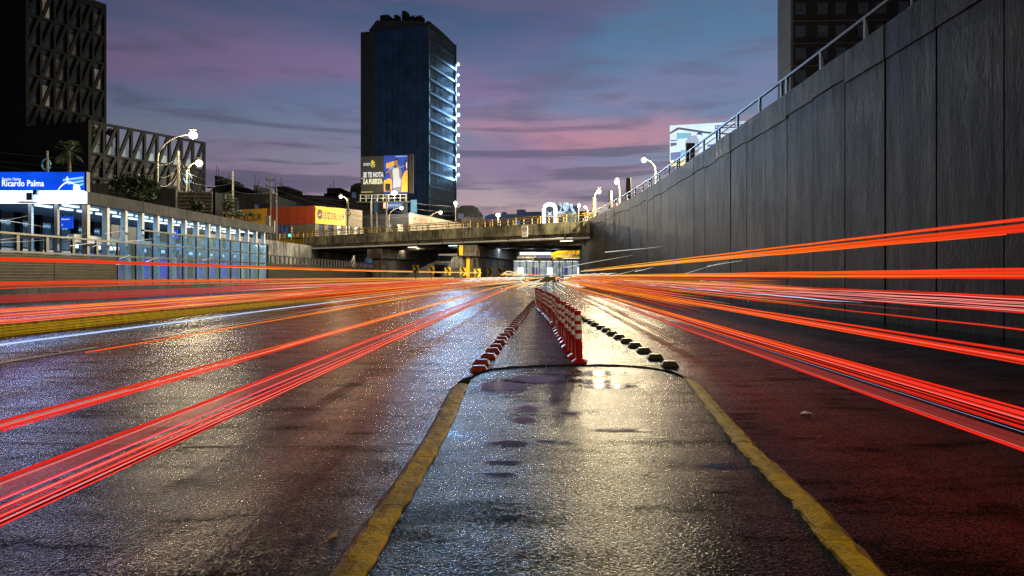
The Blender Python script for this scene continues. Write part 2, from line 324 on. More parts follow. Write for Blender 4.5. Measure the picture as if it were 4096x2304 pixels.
surf('hotel_frame', (0.0045, 0.0055, 0.0090), .7, var=.2, vscale=.8, spec=.08)
surf('window_dark', (.012, .016, .025), .12, var=.3)
surf('tower_strip', (0.0140, 0.0190, 0.0300), .7, var=.2, vscale=.3, spec=.08)
surf('tower_glass', (.006, .018, .065), .16, .0, var=.4, vscale=.25)
surf('tower_glass_b', (.008, .022, .070), .25, .0, var=.3, vscale=.25, spec=.05)
surf('tower_band', (0.0080, 0.0110, 0.0140), .5, var=.2, spec=.06)
surf('tower_mullion', (0.030, 0.039, 0.051), .4,  0, spec=.08)
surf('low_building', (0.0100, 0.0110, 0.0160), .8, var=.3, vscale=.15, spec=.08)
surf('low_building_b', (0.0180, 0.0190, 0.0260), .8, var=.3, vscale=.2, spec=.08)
surf('cream_wall', (0.1092, 0.0930, 0.0750), .7, var=.12)
surf('orange_fascia', (0.3000, 0.0450, 0.0100), .5, var=.15)
surf('yellow_fascia', (0.6200, 0.3600, 0.0200), .5, var=.12)
surf('sign_navy', (.02, .025, .07), .5)
surf('white_panel', (0.0616, 0.0594, 0.0566), .6, var=.1)
surf('bark', (.07, .055, .04), .9, var=.4, vscale=6)
surf('leaf', (0.0150, 0.0312, 0.0084), .55, var=.5, vscale=2.5)
surf('leaf_dark', (0.0120, 0.0240, 0.0096), .55, var=.5, vscale=2.5)
surf('sign_white', (.70, .70, .70), .5, var=.06)
surf('sign_red', (.60, .02, .02), .5, var=.06)
surf('honda_red', (.65, .02, .01), .5, var=.05)
surf('cable', (.015, .015, .017), .6)
surf('cable_coil_blue', (.05, .20, .40), .5)
surf('litter', (.7, .7, .66), .6)
surf('screen_wall', (0.1512, 0.1435, 0.1162), .7, var=.2, spec=.08)
surf('right_tower', (0.0050, 0.0050, 0.0080), .7, var=.25, vscale=.4, spec=.08)
surf('right_side_lit', (0.0200, 0.0230, 0.0320), .7, var=.15, vscale=.3, spec=.08)  # paler base colour gives the side face its lit look
surf('interior_grey', (.26, .28, .31), .7)
surf('platform', (.25, .27, .29), .5)
surf('ceiling_metal', (.16, .22, .28), .4, .2, var=.2, vscale=1, stretch=(4, .3, 1))
surf('billboard_dark', (.022, .026, .032), .5, var=.15)
glassmat('barrier_glass', (.60, .80, .95), .14)
glassmat('door_glass', (.65, .8, .9), .12)
glow('lamp_warm', (1, .84, .55), 3.2)
glow('lamp_white', (1, .97, .92), 3)
glow('led_blue', (.62, .84, 1), 3)
glow('tube_white', (.62, .86, 1), 2.6)
glow('soffit_light', (1, .90, .65), 2.5)
glow('soffit_blue', (.7, .85, 1), 2.5)
glow('sign_blue', (.003, .06, .62), 1.3, (.0, .05, .4), .35, .6)
glow('sign_blue_text', (.85, .93, 1), 1.5)
glow('sign_lightbox', (.86, .93, 1), 2)
glow('sign_pale_blue', (.22, .55, 1), 1.3)
glow('info_blue', (.01, .07, .62), .8, (.0, .05, .4))
glow('curtain_lit', (.55, .46, .36), .16, (.05, .045, .04), .5, 1.2)
glow('curtain_dim', (.30, .26, .24), .06, (.03, .03, .03), .5, 1.2)
glow('strip_warm', (1, .72, .45), .9)
glow('window_cyan', (.30, .75, .95), .6)
glow('window_shop', (.75, .80, .85), .55, (.4, .4, .4), .7, 1.0)
glow('shop_blue', (.05, .13, .30), .22, (.05, .06, .1), .6, 1.5)
glow('ad_white', (.66, .86, 1), 1.0, (.01, .01, .01), .15, .5)  # this billboard's print glows by itself in place of floodlights
glow('ad_blue', (.10, .25, .75), .6, (.01, .01, .012))
glow('ad_cyan', (.20, .62, .85), .8, (.01, .01, .012))
glow('ad_grey', (.07, .12, .22), .5, (.01, .01, .012))
glow('ad_shirt', (.42, .52, .74), .8, (.01, .01, .012))
glow('ad_navy', (.004, .008, .12), .6, (.01, .01, .06))
glow('fit_yellow', (.85, .70, .03), .9)  # gym print colours glow, standing in for the floodlighting on them
glow('fit_white', (.85, .85, .85), .85)
glow('fit_blue', (.02, .055, .34), .75, (.02, .04, .2), .4, .5)
glow('fit_orange', (.75, .30, .04), .8, (.5, .2, .03), .3, .8)
glow('fit_skin', (.50, .27, .17), .55)
glow('fit_dark', (.012, .014, .022), .4, (.02, .02, .03))
glow('fit_lightblue', (.25, .45, .9), .8)
glow('fit_steel', (.45, .5, .55), .5)
glow('neon', (.70, .90, 1), 2.2, (.1, .1, .1))
glow('tres_blue', (.02, .06, .17), .5, (.03, .03, .04))
glow('tres_white', (.8, .92, 1), 1.6)
glow('tres_skin', (.5, .72, .9), 1.15, (.05, .05, .05), .5, .9)
glow('tres_shirt', (.05, .16, .24), .6, (.05, .1, .15), .8, 1.5)
glow('far_white', (.85, .93, 1), 1.8)
glow('far_panel', (.40, .58, .75), .38, (.2, .2, .2), .7, .9)
glow('far_blue', (.10, .12, .45), .6)
glow('red_light', (1, .04, .02), 4)
glow('green_light', (.05, 1, .55), 6)
glow('amber_light', (1, .45, .03), 5)
glow('honda_glow', (1, .08, .01), 1.1)
# light trails: colour runs from deep red near the camera to yellow where the traffic bunches up
def trail_mat(name, stops, strength, alpha=1.0):
    m, t = newmat(name); l = t.links.new
    g = mnode(t, 'ShaderNodeNewGeometry'); s = mnode(t, 'ShaderNodeSeparateXYZ'); l(g.outputs['Position'], s.inputs[0])
    mrn = mnode(t, 'ShaderNodeMapRange'); mrn.inputs[1].default_value = 0; mrn.inputs[2].default_value = 100; l(s.outputs['Y'], mrn.inputs[0])
    cr = mnode(t, 'ShaderNodeValToRGB'); l(mrn.outputs[0], cr.inputs[0]); ramp(cr, stops)
    mp = mnode(t, 'ShaderNodeMapping'); mp.inputs['Scale'].default_value = (30, .12, 60); l(g.outputs['Position'], mp.inputs[0])
    no = mnode(t, 'ShaderNodeTexNoise'); no.inputs['Scale'].default_value = 1; l(mp.outputs[0], no.inputs['Vector'])
    mv = mnode(t, 'ShaderNodeMapRange'); mv.inputs[1].default_value = .3; mv.inputs[2].default_value = .7; mv.inputs[3].default_value = strength * .6; mv.inputs[4].default_value = strength * 1.3
    l(no.outputs[0], mv.inputs[0])
    e = mnode(t, 'ShaderNodeEmission'); l(cr.outputs[0], e.inputs[0]); l(mv.outputs[0], e.inputs[1])
    o = mnode(t, 'ShaderNodeOutputMaterial')
    if alpha < 1:
        tr = mnode(t, 'ShaderNodeBsdfTransparent'); mx = mnode(t, 'ShaderNodeMixShader'); mx.inputs[0].default_value = alpha
        l(tr.outputs[0], mx.inputs[1]); l(e.outputs[0], mx.inputs[2]); l(mx.outputs[0], o.inputs[0])
    else: l(e.outputs[0], o.inputs[0])
RED, ORG, YEL, PAL = (.74, .017, .010), (1, .15, .010), (1, .44, .02), (1, .82, .45)
trail_mat('trail_red', [(0, RED), (.30, RED), (.55, ORG), (.8, YEL), (1, PAL)], 1.15)
trail_mat('trail_hot', [(0, RED), (.05, RED), (.12, ORG), (.26, YEL), (.5, YEL), (.7, PAL), (1, PAL)], 1.35)
trail_mat('trail_orange', [(0, RED), (.045, (.95, .028, .012)), (.10, ORG), (.20, YEL), (.5, YEL), (.85, PAL)], 1.15)
trail_mat('trail_amber', [(0, RED), (.075, (.95, .03, .01)), (.17, ORG), (.30, YEL), (.6, YEL), (.85, PAL)], 1.15)
trail_mat('trail_core', [(0, (1, .14, .12)), (.15, (1, .30, .26)), (.4, (1, .55, .42)), (.8, PAL)], 1.1)
trail_mat('trail_dark', [(0, (.10, .004, .004)), (.4, (.3, .02, .01)), (1, (.8, .2, .05))], .5)
trail_mat('trail_halo', [(0, (.7, .015, .01)), (.05, (.9, .03, .01)), (.12, (1, .12, .01)), (.3, (1, .3, .03)), (1, (1, .5, .2))], .8, .18)
trail_mat('trail_pink', [(0, (.75, .08, .07)), (.4, (1, .12, .09)), (.8, (1, .5, .3))], .55, .26)
trail_mat('trail_haze', [(0, (.45, .02, .015)), (.2, (.7, .03, .02)), (.4, (.95, .06, .045)), (.9, (1, .32, .2))], .8, .27)
trail_mat('trail_white', [(0, (.35, .50, 1)), (.25, (.7, .8, 1)), (.6, (1, .95, .9))], 1.1)
trail_mat('trail_cream', [(0, (.85, .80, .66)), (.6, (1, .93, .8)), (1, (1, .95, .85))], 1.0)
trail_mat('reflection_yellow', [(0, (.55, .36, .01)), (.4, (.8, .5, .02)), (1, YEL)], .7)

KEY = ()
for k_, m_ in MATS.items(): m_.cycles.emission_sampling = 'FRONT' if k_ in KEY else 'NONE'
# ================================================================== the setting
MB().add([(-900, -80, -.06), (900, -80, -.06), (900, 1400, -.06), (-900, 1400, -.06)], [(0, 1, 2, 3)]).build('ground', 'ground', kind='structure')
road = MB().add([(-11.25, -12, 0), (9.95, -12, 0), (9.75, 60, 0), (12, 330, 0), (-11.25, 330, 0)], [(0, 1, 2, 3, 4)]).build('road', 'asphalt', kind='structure')
MB().add([(-26.3, -12, -.004), (-11.55, -12, -.004), (-11.55, 330, -.004), (-26.3, 330, -.004)], [(0, 1, 2, 3)]).build('bus_road', 'asphalt', kind='structure')
# upper streets on both sides of the cutting
MB().box(-420, -38, -20, 400, -.05, 6.3).build('street_terrace_left', 'street', kind='structure')
MB().box(10.6, 420, -20, 110, -.05, 7.9).build('street_terrace_right', 'street', kind='structure')
MB().box(-37.99, 240, 225, 420, -.05, 6.6).build('street_terrace_far', 'street', kind='structure')
# road markings
def stripe(name, x, y0, y1, wd, mat='paint_white'):
    return MB().add([(x - wd / 2, y0, .004), (x + wd / 2, y0, .004), (x + wd / 2, y1, .004), (x - wd / 2, y1, .004)], [(0, 1, 2, 3)]).build(name, mat, road)
for k in range(9): stripe('lane_dash', -4.45, 3 + k * 9, 7.5 + k * 9, .11)
for y0, y1 in ((3, 12), (13.4, 22), (24, 33), (36, 45), (49, 58)): stripe('lane_line', -7.7, y0, y1, .10)
# slab joints across the carriageways
def joint(pts, wd):
    vs_ = []; fs = []
    for i, (x, y) in enumerate(pts): vs_ += [(x, y - wd / 2, .0045), (x, y + wd / 2, .0045)]
    for i in range(len(pts) - 1): fs.append((2 * i, 2 * i + 2, 2 * i + 3, 2 * i + 1))
    return MB().add(vs_, fs).build('slab_joint', 'crack', road)
for y in (2.55, 5.05, 9.5, 14, 18.5, 23, 27.5):
    n = 26; ph = random.random() * 9
    joint([(-11.2 + i * 10.3 / n, y + .05 * math.sin(i * .7 + ph) + random.uniform(-.015, .015)) for i in range(n + 1)], .022)

# ------------------------------------------------------------------ traffic island with kerbs
INNER = [(-.60, -3), (-.63, 0), (-.665, 2.7), (-.66, 4), (-.67, 5.3), (-.73, 7.1), (-.73, 7.7), (-.60, 8.25), (-.25, 8.58), (.15, 8.72), (.56, 8.77), (.9, 8.75),
         (1.13, 8.7), (1.42, 8.48), (1.62, 8.1), (1.66, 7.6), (1.60, 7.0), (1.37, 4.65), (1.30, 3.4), (1.22, 2.57), (1.08, 0), (.95, -3)]
def catmull(pts, k):
    out = []
    for i in range(len(pts) - 1):
        p0 = V(pts[max(i - 1, 0)]); p1 = V(pts[i]); p2 = V(pts[i + 1]); p3 = V(pts[min(i + 2, len(pts) - 1)])
        for j in range(k):
            t = j / k
            out.append(.5 * ((2 * p1) + (p2 - p0) * t + (2 * p0 - 5 * p1 + 4 * p2 - p3) * t * t + (3 * p1 - p0 - 3 * p2 + p3) * t ** 3))
    out.append(V(pts[-1])); return out
inner = catmull([(x, y, 0) for x, y in INNER], 8)
isl = MB().add([(p.x, p.y, .10) for p in inner], [tuple(range(len(inner)))[::-1]]).build('traffic_island', 'island', kind='structure')
m, t = newmat('water'); lk = t.links.new
b = mnode(t, 'ShaderNodeBsdfPrincipled'); b.inputs['Base Color'].default_value = (.004, .004, .005, 1); b.inputs['Roughness'].default_value = .05; b.inputs['Specular IOR Level'].default_value = .12
tq = mnode(t, 'ShaderNodeTexCoord'); n_ = mnode(t, 'ShaderNodeTexNoise'); n_.inputs['Scale'].default_value = 13; n_.inputs['Detail'].default_value = 6; lk(tq.outputs['Object'], n_.inputs['Vector'])
vm = mnode(t, 'ShaderNodeVectorMath', operation='MULTIPLY_ADD'); vm.inputs[1].default_value = (2, 2, 0); vm.inputs[2].default_value = (-1, -1, 0); lk(tq.outputs['Generated'], vm.inputs[0])
vl = mnode(t, 'ShaderNodeVectorMath', operation='LENGTH'); lk(vm.outputs[0], vl.inputs[0])
ma = mnode(t, 'ShaderNodeMath', operation='MULTIPLY_ADD'); lk(n_.outputs[0], ma.inputs[0]); ma.inputs[1].default_value = 1.1; lk(vl.outputs['Value'], ma.inputs[2])
al = mnode(t, 'ShaderNodeMapRange', interpolation_type='SMOOTHSTEP'); al.inputs[1].default_value = 1.45; al.inputs[2].default_value = .95; lk(ma.outputs[0], al.inputs[0])
tr_ = mnode(t, 'ShaderNodeBsdfTransparent'); mxs = mnode(t, 'ShaderNodeMixShader'); lk(al.outputs[0], mxs.inputs[0]); lk(tr_.outputs[0], mxs.inputs[1]); lk(b.outputs[0], mxs.inputs[2])
o_ = mnode(t, 'ShaderNodeOutputMaterial'); lk(mxs.outputs[0], o_.inputs[0])
for px, py, rx, ry in ((500, 386, 26, 7), (540, 379, 34, 3.5), (592, 373, 40, 2.2), (585, 381, 30, 2.0), (610, 386, 36, 2.2), (528, 408, 12, 2.6), (523, 420, 13, 2.6), (508, 443, 22, 3.0), (545, 441, 12, 1.4), (505, 462, 18, 1.6), (508, 517, 16, 1.8), (620, 430, 30, 1.5), (498, 474, 20, 1.6)):
    Y = (CAMZ - .104) * F / (py - CY); Y2 = (CAMZ - .104) * F / (py - ry - CY); X = XA(px, Y); rX = rx / F * Y; rY = Y2 - Y; ph = random.random() * 9
    ring = [(X + rX * 1.35 * math.cos(a) * (1 + .1 * math.sin(3 * a + ph)), Y + rY * 1.35 * math.sin(a) * (1 + .1 * math.sin(2 * a + ph)), .104) for a in [2 * math.pi * k / 40 for k in range(40)]]
    MB().add(ring, [tuple(range(40))]).build('puddle', 'water', kind='structure')
# kerbstones follow the island's rim
cum = [0]
for i in range(1, len(inner)): cum.append(cum[-1] + (inner[i] - inner[i - 1]).length)
def rim(s):
    s = min(max(s, 0), cum[-1] - 1e-4)
    for i in range(len(cum) - 1):
        if cum[i + 1] >= s:
            t = (s - cum[i]) / max(1e-6, cum[i + 1] - cum[i]); p = inner[i].lerp(inner[i + 1], t)
            d = (inner[min(i + 2, len(inner) - 1)] - inner[max(i - 1, 0)]).normalized(); return p, V((-d.y, d.x, 0))
kerb = thing('island_kerb', 'worn yellow kerb bordering the traffic island in the foreground', 'kerb', (0, 4, 0))
s = 0; tot = cum[-1]
while s < tot:
    ln = random.uniform(.85, 1.15); e = min(tot, s + ln); nseg = 22
    mb = MB(); prof = [(-.03, .02), (-.016, .106), (-.004, .118), (.045, .123), (.095, .119), (.122, .105), (.155, .06), (.205, -.01)]
    np_ = len(prof); vs_ = []; 
    for i in range(nseg + 1):
        ss = s + .006 + (e - s - .012) * i / nseg; p, nrm = rim(ss)
        nose = max(0, min(1, (p.y - 7.2) / .8)); k = 1 - .55 * nose
        for j, (d, z) in enumerate(prof):
            nz = mnoise.noise(V((ss * 9, j * 1.7, 2))) ; nz2 = mnoise.noise(V((ss * 3, j * .9, 7)))
            q = p + nrm * (d * k + .013 * nz * (j > 3) + .014 * nz * (j < 3))
            vs_.append((q.x, q.y, max(-.01, z - .03 * nose * (j > 2) + (.006 * nz + .005 * nz2) * (0 < j < np_ - 1))))
    fs = [(i * np_ + j, (i + 1) * np_ + j, (i + 1) * np_ + j + 1, i * np_ + j + 1) for i in range(nseg) for j in range(np_ - 1)]
    fs += [tuple(range(np_)), tuple(nseg * np_ + j for j in range(np_))[::-1]]
    mb.add(vs_, fs)
    mid = rim((s + e) / 2)[0]
    o = mb.build('kerbstone', 'kerb_yellow' if mid.y < 7.3 else 'kerb_grey', kerb, smooth=False)
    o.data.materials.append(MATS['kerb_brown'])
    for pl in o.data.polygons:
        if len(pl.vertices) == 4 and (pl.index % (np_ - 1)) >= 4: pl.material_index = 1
    s = e
# far kerb between the carriageways and its stones
mk = thing('median_kerb', 'long yellow painted kerb of the median left of the carriageway', 'kerb', (-11.4, 30, 0))
for k in range(36):
    y0 = -10 + k * 3.05
    x = -11.2
    mb = MB(); mb.add([(x, y0, -.01), (x, y0 + 3.02, -.01), (x - .04, y0 + 3.02, .22), (x - .04, y0, .22), (x - .07, y0 + 3.02, .25), (x - .07, y0, .25), (x - .38, y0 + 3.02, .25), (x - .38, y0, .25), (x - .40, y0 + 3.02, -.01), (x - .40, y0, -.01)],
                      [(0, 1, 2, 3), (3, 2, 4, 5), (5, 4, 6, 7), (7, 6, 8, 9), (0, 3, 5, 7, 9), (1, 8, 6, 4, 2)])
    mb.build('kerbstone', 'kerb_yellow', mk)

# ------------------------------------------------------------------ flexible bollards
bw = {}
def bollard_meshes():
    m = MB(); m.lathe((0, 0, 0), [(.050, .03), (.052, .05)] + [(.048 + .005 * (i % 2), .06 + i * .012) for i in range(18)] + [(.050, .285), (.050, .745), (.046, .75), (.03, .752)], 14); bw['post'] = m.mesh('post', 'bollard_red', smooth=False)
    m = MB(); a = .115; b_ = .055
    m.add([(-a, -a, 0), (a, -a, 0), (a, a, 0), (-a, a, 0), (-a, -a, .012), (a, -a, .012), (a, a, .012), (-a, a, .012), (-b_, -b_, .055), (b_, -b_, .055), (b_, b_, .055), (-b_, b_, .055)],
          [(0, 3, 2, 1), (0, 1, 5, 4), (1, 2, 6, 5), (2, 3, 7, 6), (3, 0, 4, 7), (4, 5, 9, 8), (5, 6, 10, 9), (6, 7, 11, 10), (7, 4, 8, 11), (8, 9, 10, 11)]); bw['base'] = m.mesh('base', 'bollard_red')
    for i, (z0, z1) in enumerate(((.345, .42), (.475, .555), (.605, .685))):
        m = MB(); m.lathe((0, 0, 0), [(.049, z0), (.0525, z0 + .002), (.0525, z1 - .002), (.049, z1)], 14); bw[i] = m.mesh('reflective_band', 'bollard_white')
bollard_meshes()
def row_x(y):
    t = [(9.9, .63), (11.7, .565), (13.3, .54), (18.3, .47), (22, .30), (27.3, .06), (31, .02)]
    for (a, xa), (b, xb) in zip(t, t[1:]):
        if y <= b: return xa + (xb - xa) * (y - a) / (b - a)
    return t[-1][1]
y = 9.9; i = 0
while y < 30.5:
    r = thing('flexible_bollard', ('nearest red and white bollard standing at the island nose' if i == 0 else ORD[i] + ' red and white bollard of the row, counted from the island nose'), 'bollard', (row_x(y), y, .0), 'red and white bollards in a row')
    r.rotation_euler = (random.uniform(-.05, .05), random.uniform(-.065, .065), random.uniform(-.2, .2))
    for nm, me in (('base', bw['base']), ('post', bw['post'])):
        o = bpy.data.objects.new(nm, me); COL.objects.link(o); o.parent = r
    for k_ in range(3):
        q = bpy.data.objects.new('reflective_band', bw[k_]); COL.objects.link(q); q.parent = o
    y += .68; i += 1
# rubber lane blocks, two lines
def block_mesh(mat, nm):
    m = MB(); a, b_, h = .115, .085, .075
    m.add([(-a, -b_, 0), (a, -b_, 0), (a, b_, 0), (-a, b_, 0), (-a, -b_, .02), (a, -b_, .02), (a, b_, .02), (-a, b_, .02), (-a * .68, -b_ * .6, h), (a * .68, -b_ * .6, h), (a * .68, b_ * .6, h), (-a * .68, b_ * .6, h)],
          [(0, 3, 2, 1), (0, 1, 5, 4), (1, 2, 6, 5), (2, 3, 7, 6), (3, 0, 4, 7), (4, 5, 9, 8), (5, 6, 10, 9), (6, 7, 11, 10), (7, 4, 8, 11), (8, 9, 10, 11)])
    return m.mesh(nm, mat)
bm_red, bm_dark = block_mesh('block_red', 'lane_block_red'), block_mesh('block_dark', 'lane_block_dark')
def block_line(me, p, q, n, what, grp):
    for i in range(n):
        t = i / (n - 1); o = bpy.data.objects.new('lane_block', me); COL.objects.link(o)
        o.location = (p[0] + (q[0] - p[0]) * t + random.uniform(-.02, .02), p[1] + (q[1] - p[1]) * t + random.uniform(-.05, .05), 0.0)
        o.rotation_euler = (0, 0, random.uniform(-.1, .1) - .03)
        tag(o, ORD[i] + ' ' + what, 'lane block', grp)
block_line(bm_red, (-.77, 8.95), (-.10, 33), 34, 'red rubber lane block of the left line, counted from the camera', 'red lane blocks left of the bollards')
block_line(bm_dark, (1.86, 9.5), (1.16, 24), 18, 'dark rubber lane block of the right line, counted from the camera', 'dark lane blocks right of the bollards')
for (px, py, lab, mat, sx) in ((806, 414, 'small white scrap lying on the right carriageway', 'litter', .06), (57, 352, 'pale scrap lying on the left carriageway near the white line', 'litter', .10), (333, 537, 'dry yellow leaf beside the left island kerb', 'kerb_brown', .018)):
    Y = CAMZ * F / (py - CY); p = P(px, py, Y)
    mb = MB(); mb.add([(p.x - sx, p.y - .02, .008), (p.x, p.y - .05, .016), (p.x + sx, p.y, .008), (p.x + .01, p.y + .05, .02), (p.x - sx * .4, p.y + .04, .009)], [(0, 1, 2, 3, 4)])
    mb.add([(p.x - sx, p.y - .02, .004), (p.x, p.y - .05, .012), (p.x + sx, p.y, .004), (p.x + .01, p.y + .05, .016), (p.x - sx * .4, p.y + .04, .005)], [(4, 3, 2, 1, 0)])
    mb.build('litter' if mat == 'litter' else 'fallen_leaf', mat, label=lab, cat='litter' if mat == 'litter' else 'leaf')

# ------------------------------------------------------------------ right retaining wall
WALL = catmull([(10.2, -14, 0), (9.75, 4, 0), (9.6, 12, 0), (9.5, 21, 0), (9.2, 38, 0), (8.9, 50, 0), (8.3, 61, 0), (7.4, 72, 0), (6.5, 82, 0), (6.3, 95, 0), (7.5, 115, 0), (10.5, 135, 0)], 12)
wc = [0]
for i in range(1, len(WALL)): wc.append(wc[-1] + (WALL[i] - WALL[i - 1]).length)
def wpt(s):
    for i in range(len(wc) - 1):
        if wc[i + 1] >= s:
            return WALL[i].lerp(WALL[i + 1], (s - wc[i]) / (wc[i + 1] - wc[i]))
    return WALL[-1]
wall = thing('retaining_wall', 'tall dark concrete retaining wall along the right side of the road', 'wall', (9.6, 20, 0))
s = 0; k = 0; WT = 8.1
while s + 2.33 < wc[-1]:
    a, b_ = wpt(s + .03), wpt(s + 2.33 - .03); d = (b_ - a).normalized(); n = V((-d.y, d.x, 0)); prd = random.uniform(0, .03)
    fr = frame(a, d, n); ln = (b_ - a).length; top = 7.2 + random.uniform(-.12, .1)
    m = MB(); nu, nz = 5, 9
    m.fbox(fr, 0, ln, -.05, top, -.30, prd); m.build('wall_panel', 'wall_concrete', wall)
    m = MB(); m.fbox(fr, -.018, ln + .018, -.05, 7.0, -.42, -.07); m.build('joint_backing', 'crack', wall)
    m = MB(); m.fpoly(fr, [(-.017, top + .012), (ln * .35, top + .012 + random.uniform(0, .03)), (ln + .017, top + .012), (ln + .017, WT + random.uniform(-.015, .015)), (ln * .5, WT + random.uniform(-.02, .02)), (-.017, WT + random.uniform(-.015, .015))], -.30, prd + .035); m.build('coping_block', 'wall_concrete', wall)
    s += 2.33; k += 1
# handrail on the wall
hr = thing('handrail', 'galvanised handrail with square posts on top of the right retaining wall', 'railing', (9.6, 20, WT))
pts = []
s = 4
while s < wc[-1] - 30:
    p = wpt(s); q = wpt(s + .5); d = (q - p).normalized(); n = V((d.y, -d.x, 0)); c0 = p + n * .14
    pts.append(c0 + V((0, 0, WT + .74)))
    s += 1.5
for i in range(len(pts) - 1):
    a, b_ = pts[i], pts[i + 1]; d = (b_ - a).normalized(); n = V((d.y, -d.x, 0)); fr = frame((a.x, a.y, 0), V((d.x, d.y, 0)), n); ln = (b_ - a).length
    MB().fbox(fr, 0, ln - .004, WT + .68, WT + .765, -.05, .05).build('rail', 'steel', hr)
for i in range(0, len(pts), 2):
    a = pts[i]
    MB().box(a.x - .05, a.x + .05, a.y - .06, a.y + .06, WT - .02, WT + .68).build('post', 'steel', hr)
    if i % 6 == 0: MB().box(a.x - .05, a.x + .05, a.y + .50, a.y + .60, WT - .02, WT + .68).build('post', 'steel', hr)
for i in range(28, len(pts) - 1):
    a, b_ = pts[i], pts[i + 1]
    MB().tube([a - V((0, 0, .34)), b_ - V((0, 0, .34))], .025, 6).build('lower_rail', 'steel', hr)

# ------------------------------------------------------------------ median barrier: concrete foot, sheeting, glass
BX = -26.5
bar = thing('noise_barrier', 'long barrier of concrete foot, corrugated sheets and glass before the station', 'barrier', (BX, 60, 0))
y = 14
while y < 175:
    m = MB(); m.add([(BX + .30, y, -.02), (BX + .30, y + 5.57, -.02), (BX + .12, y + 5.57, .30), (BX + .12, y, .30), (BX + .08, y + 5.57, .66), (BX + .08, y, .66), (BX - .15, y + 5.57, .66), (BX - .15, y, .66), (BX - .25, y + 5.57, -.02), (BX - .25, y, -.02)],
                    [(0, 1, 2, 3), (3, 2, 4, 5), (5, 4, 6, 7), (7, 6, 8, 9), (0, 3, 5, 7, 9), (1, 8, 6, 4, 2)])
    m.build('concrete_block', 'fascia_concrete', bar); y += 5.6
def sheet(y0, y1, z0=.70, z1=2.42):
    n = 11; prof = []
    for i in range(n):
        za = z0 + (z1 - z0) * i / n; zb = z0 + (z1 - z0) * (i + 1) / n; h = zb - za
        prof += [(za, 0), (za + h * .15, .045), (za + h * .62, .045), (za + h * .78, 0)]
    prof.append((z1, 0)); m = MB(); vs_ = []; k = len(prof)
    for yy in (y0, y1): vs_ += [(BX + d, yy, z) for z, d in prof]
    for yy in (y0, y1): vs_ += [(BX + d - .02, yy, z) for z, d in prof]
    fs = [(i, k + i, k + i + 1, i + 1) for i in range(k - 1)] + [(2 * k + i, 2 * k + i + 1, 3 * k + i + 1, 3 * k + i) for i in range(k - 1)]
    m.add(vs_, fs).build('corrugated_sheet', 'corrugated', bar)
GY0, GY1 = 43.2, 67.3
yy = 15.0
while yy < GY0 - 1: sheet(yy, min(yy + 5.6, GY0) - .02); yy += 5.64
yy = GY1 + .05
while yy < 170: sheet(yy, yy + 5.6); yy += 5.64
def beam(y0, y1, z, h=.10, d=.09, nm='barrier_rail', mat='dark_steel'): return MB().box(BX - d, BX + d + .02, y0, y1, z, z + h).build(nm, mat, bar)
for y0, y1 in ((14, 28), (28.02, GY0 - .01), (GY0 + .01, 55), (55.02, GY1)): beam(y0, y1, 2.44); beam(y0, y1, 3.36)
for y0, y1 in ((46.0, 55), (55.02, GY1)): beam(y0, y1, 4.28)
for y0, y1 in ((GY1 + .01, 90), (90.02, 130), (130.02, 172)): beam(y0, y1, 2.44); beam(y0, y1, 3.25, .09)
yy = 16.
while yy < GY0: MB().box(BX - .07, BX + .05, yy - .10, yy + .10, 2.55, 3.36).build('post', 'galv', bar); yy += 2.1
yy = GY0 + .02; cols_y = []
while yy < GY1 + .1:
    MB().box(BX - .05, BX + .07, yy - .025, yy + .025, .67, 4.36 if yy > 46 else 3.44).build('post', 'dark_steel', bar); cols_y.append(yy); yy += 2.0
for a, b_ in zip(cols_y, cols_y[1:]):
    for z0, z1 in ((.72, 2.43), (2.56, 3.35)) + (((3.48, 4.27),) if a > 45.9 else ()):
        MB().box(BX - .012, BX + .0, a + .03, b_ - .03, z0, z1).build('glass_pane', 'barrier_glass', bar)
MB().box(BX - .10, BX + .12, GY1 + .0, GY1 + .18, .67, 4.4).build('end_post', 'dark_steel', bar)
yy = GY1 + 1.0
while yy < 170: MB().box(BX - .06, BX + .06, yy - .13, yy + .13, 2.55, 3.25).build('baluster', 'galv', bar); yy += 1.25
# chevron signs along the bend
for i, (px, py, Y) in enumerate(((415.8, 268.9, 66), (431.2, 270.4, 75), (447.8, 271.2, 84), (463, 271.5, 90), (477.3, 272.8, 91.3), (490, 272, 99), (499.7, 272.2, 104))):
    p = P(px, py, Y); r = thing('chevron_sign', ORD[i] + ' yellow and black chevron sign along the bend, from the left', 'road sign', (p.x, p.y, 0), 'chevron signs along the bend')
    wd = 7.0 / F * Y * .44; hh = wd * 1.28; fr = frame((p.x, p.y, p.z), (1, 0, 0), (0, -1, 0))
    pt_ = MB().fbox(fr, -wd, wd, -hh, hh, -.02, .0).build('plate', 'bright_yellow', r)
    MB().fpoly(fr, [(-wd * .75, hh * .95), (-wd * .05, hh * .95), (wd * .75, 0), (-wd * .05, -hh * .95), (-wd * .75, -hh * .95), (wd * .05, 0)], .004, .012).build('chevron', 'black', pt_)
    MB().tube([(p.x, p.y + .06, 0), (p.x, p.y + .06, p.z + hh * .6)], .045, 6).build('post', 'dark_steel', r)

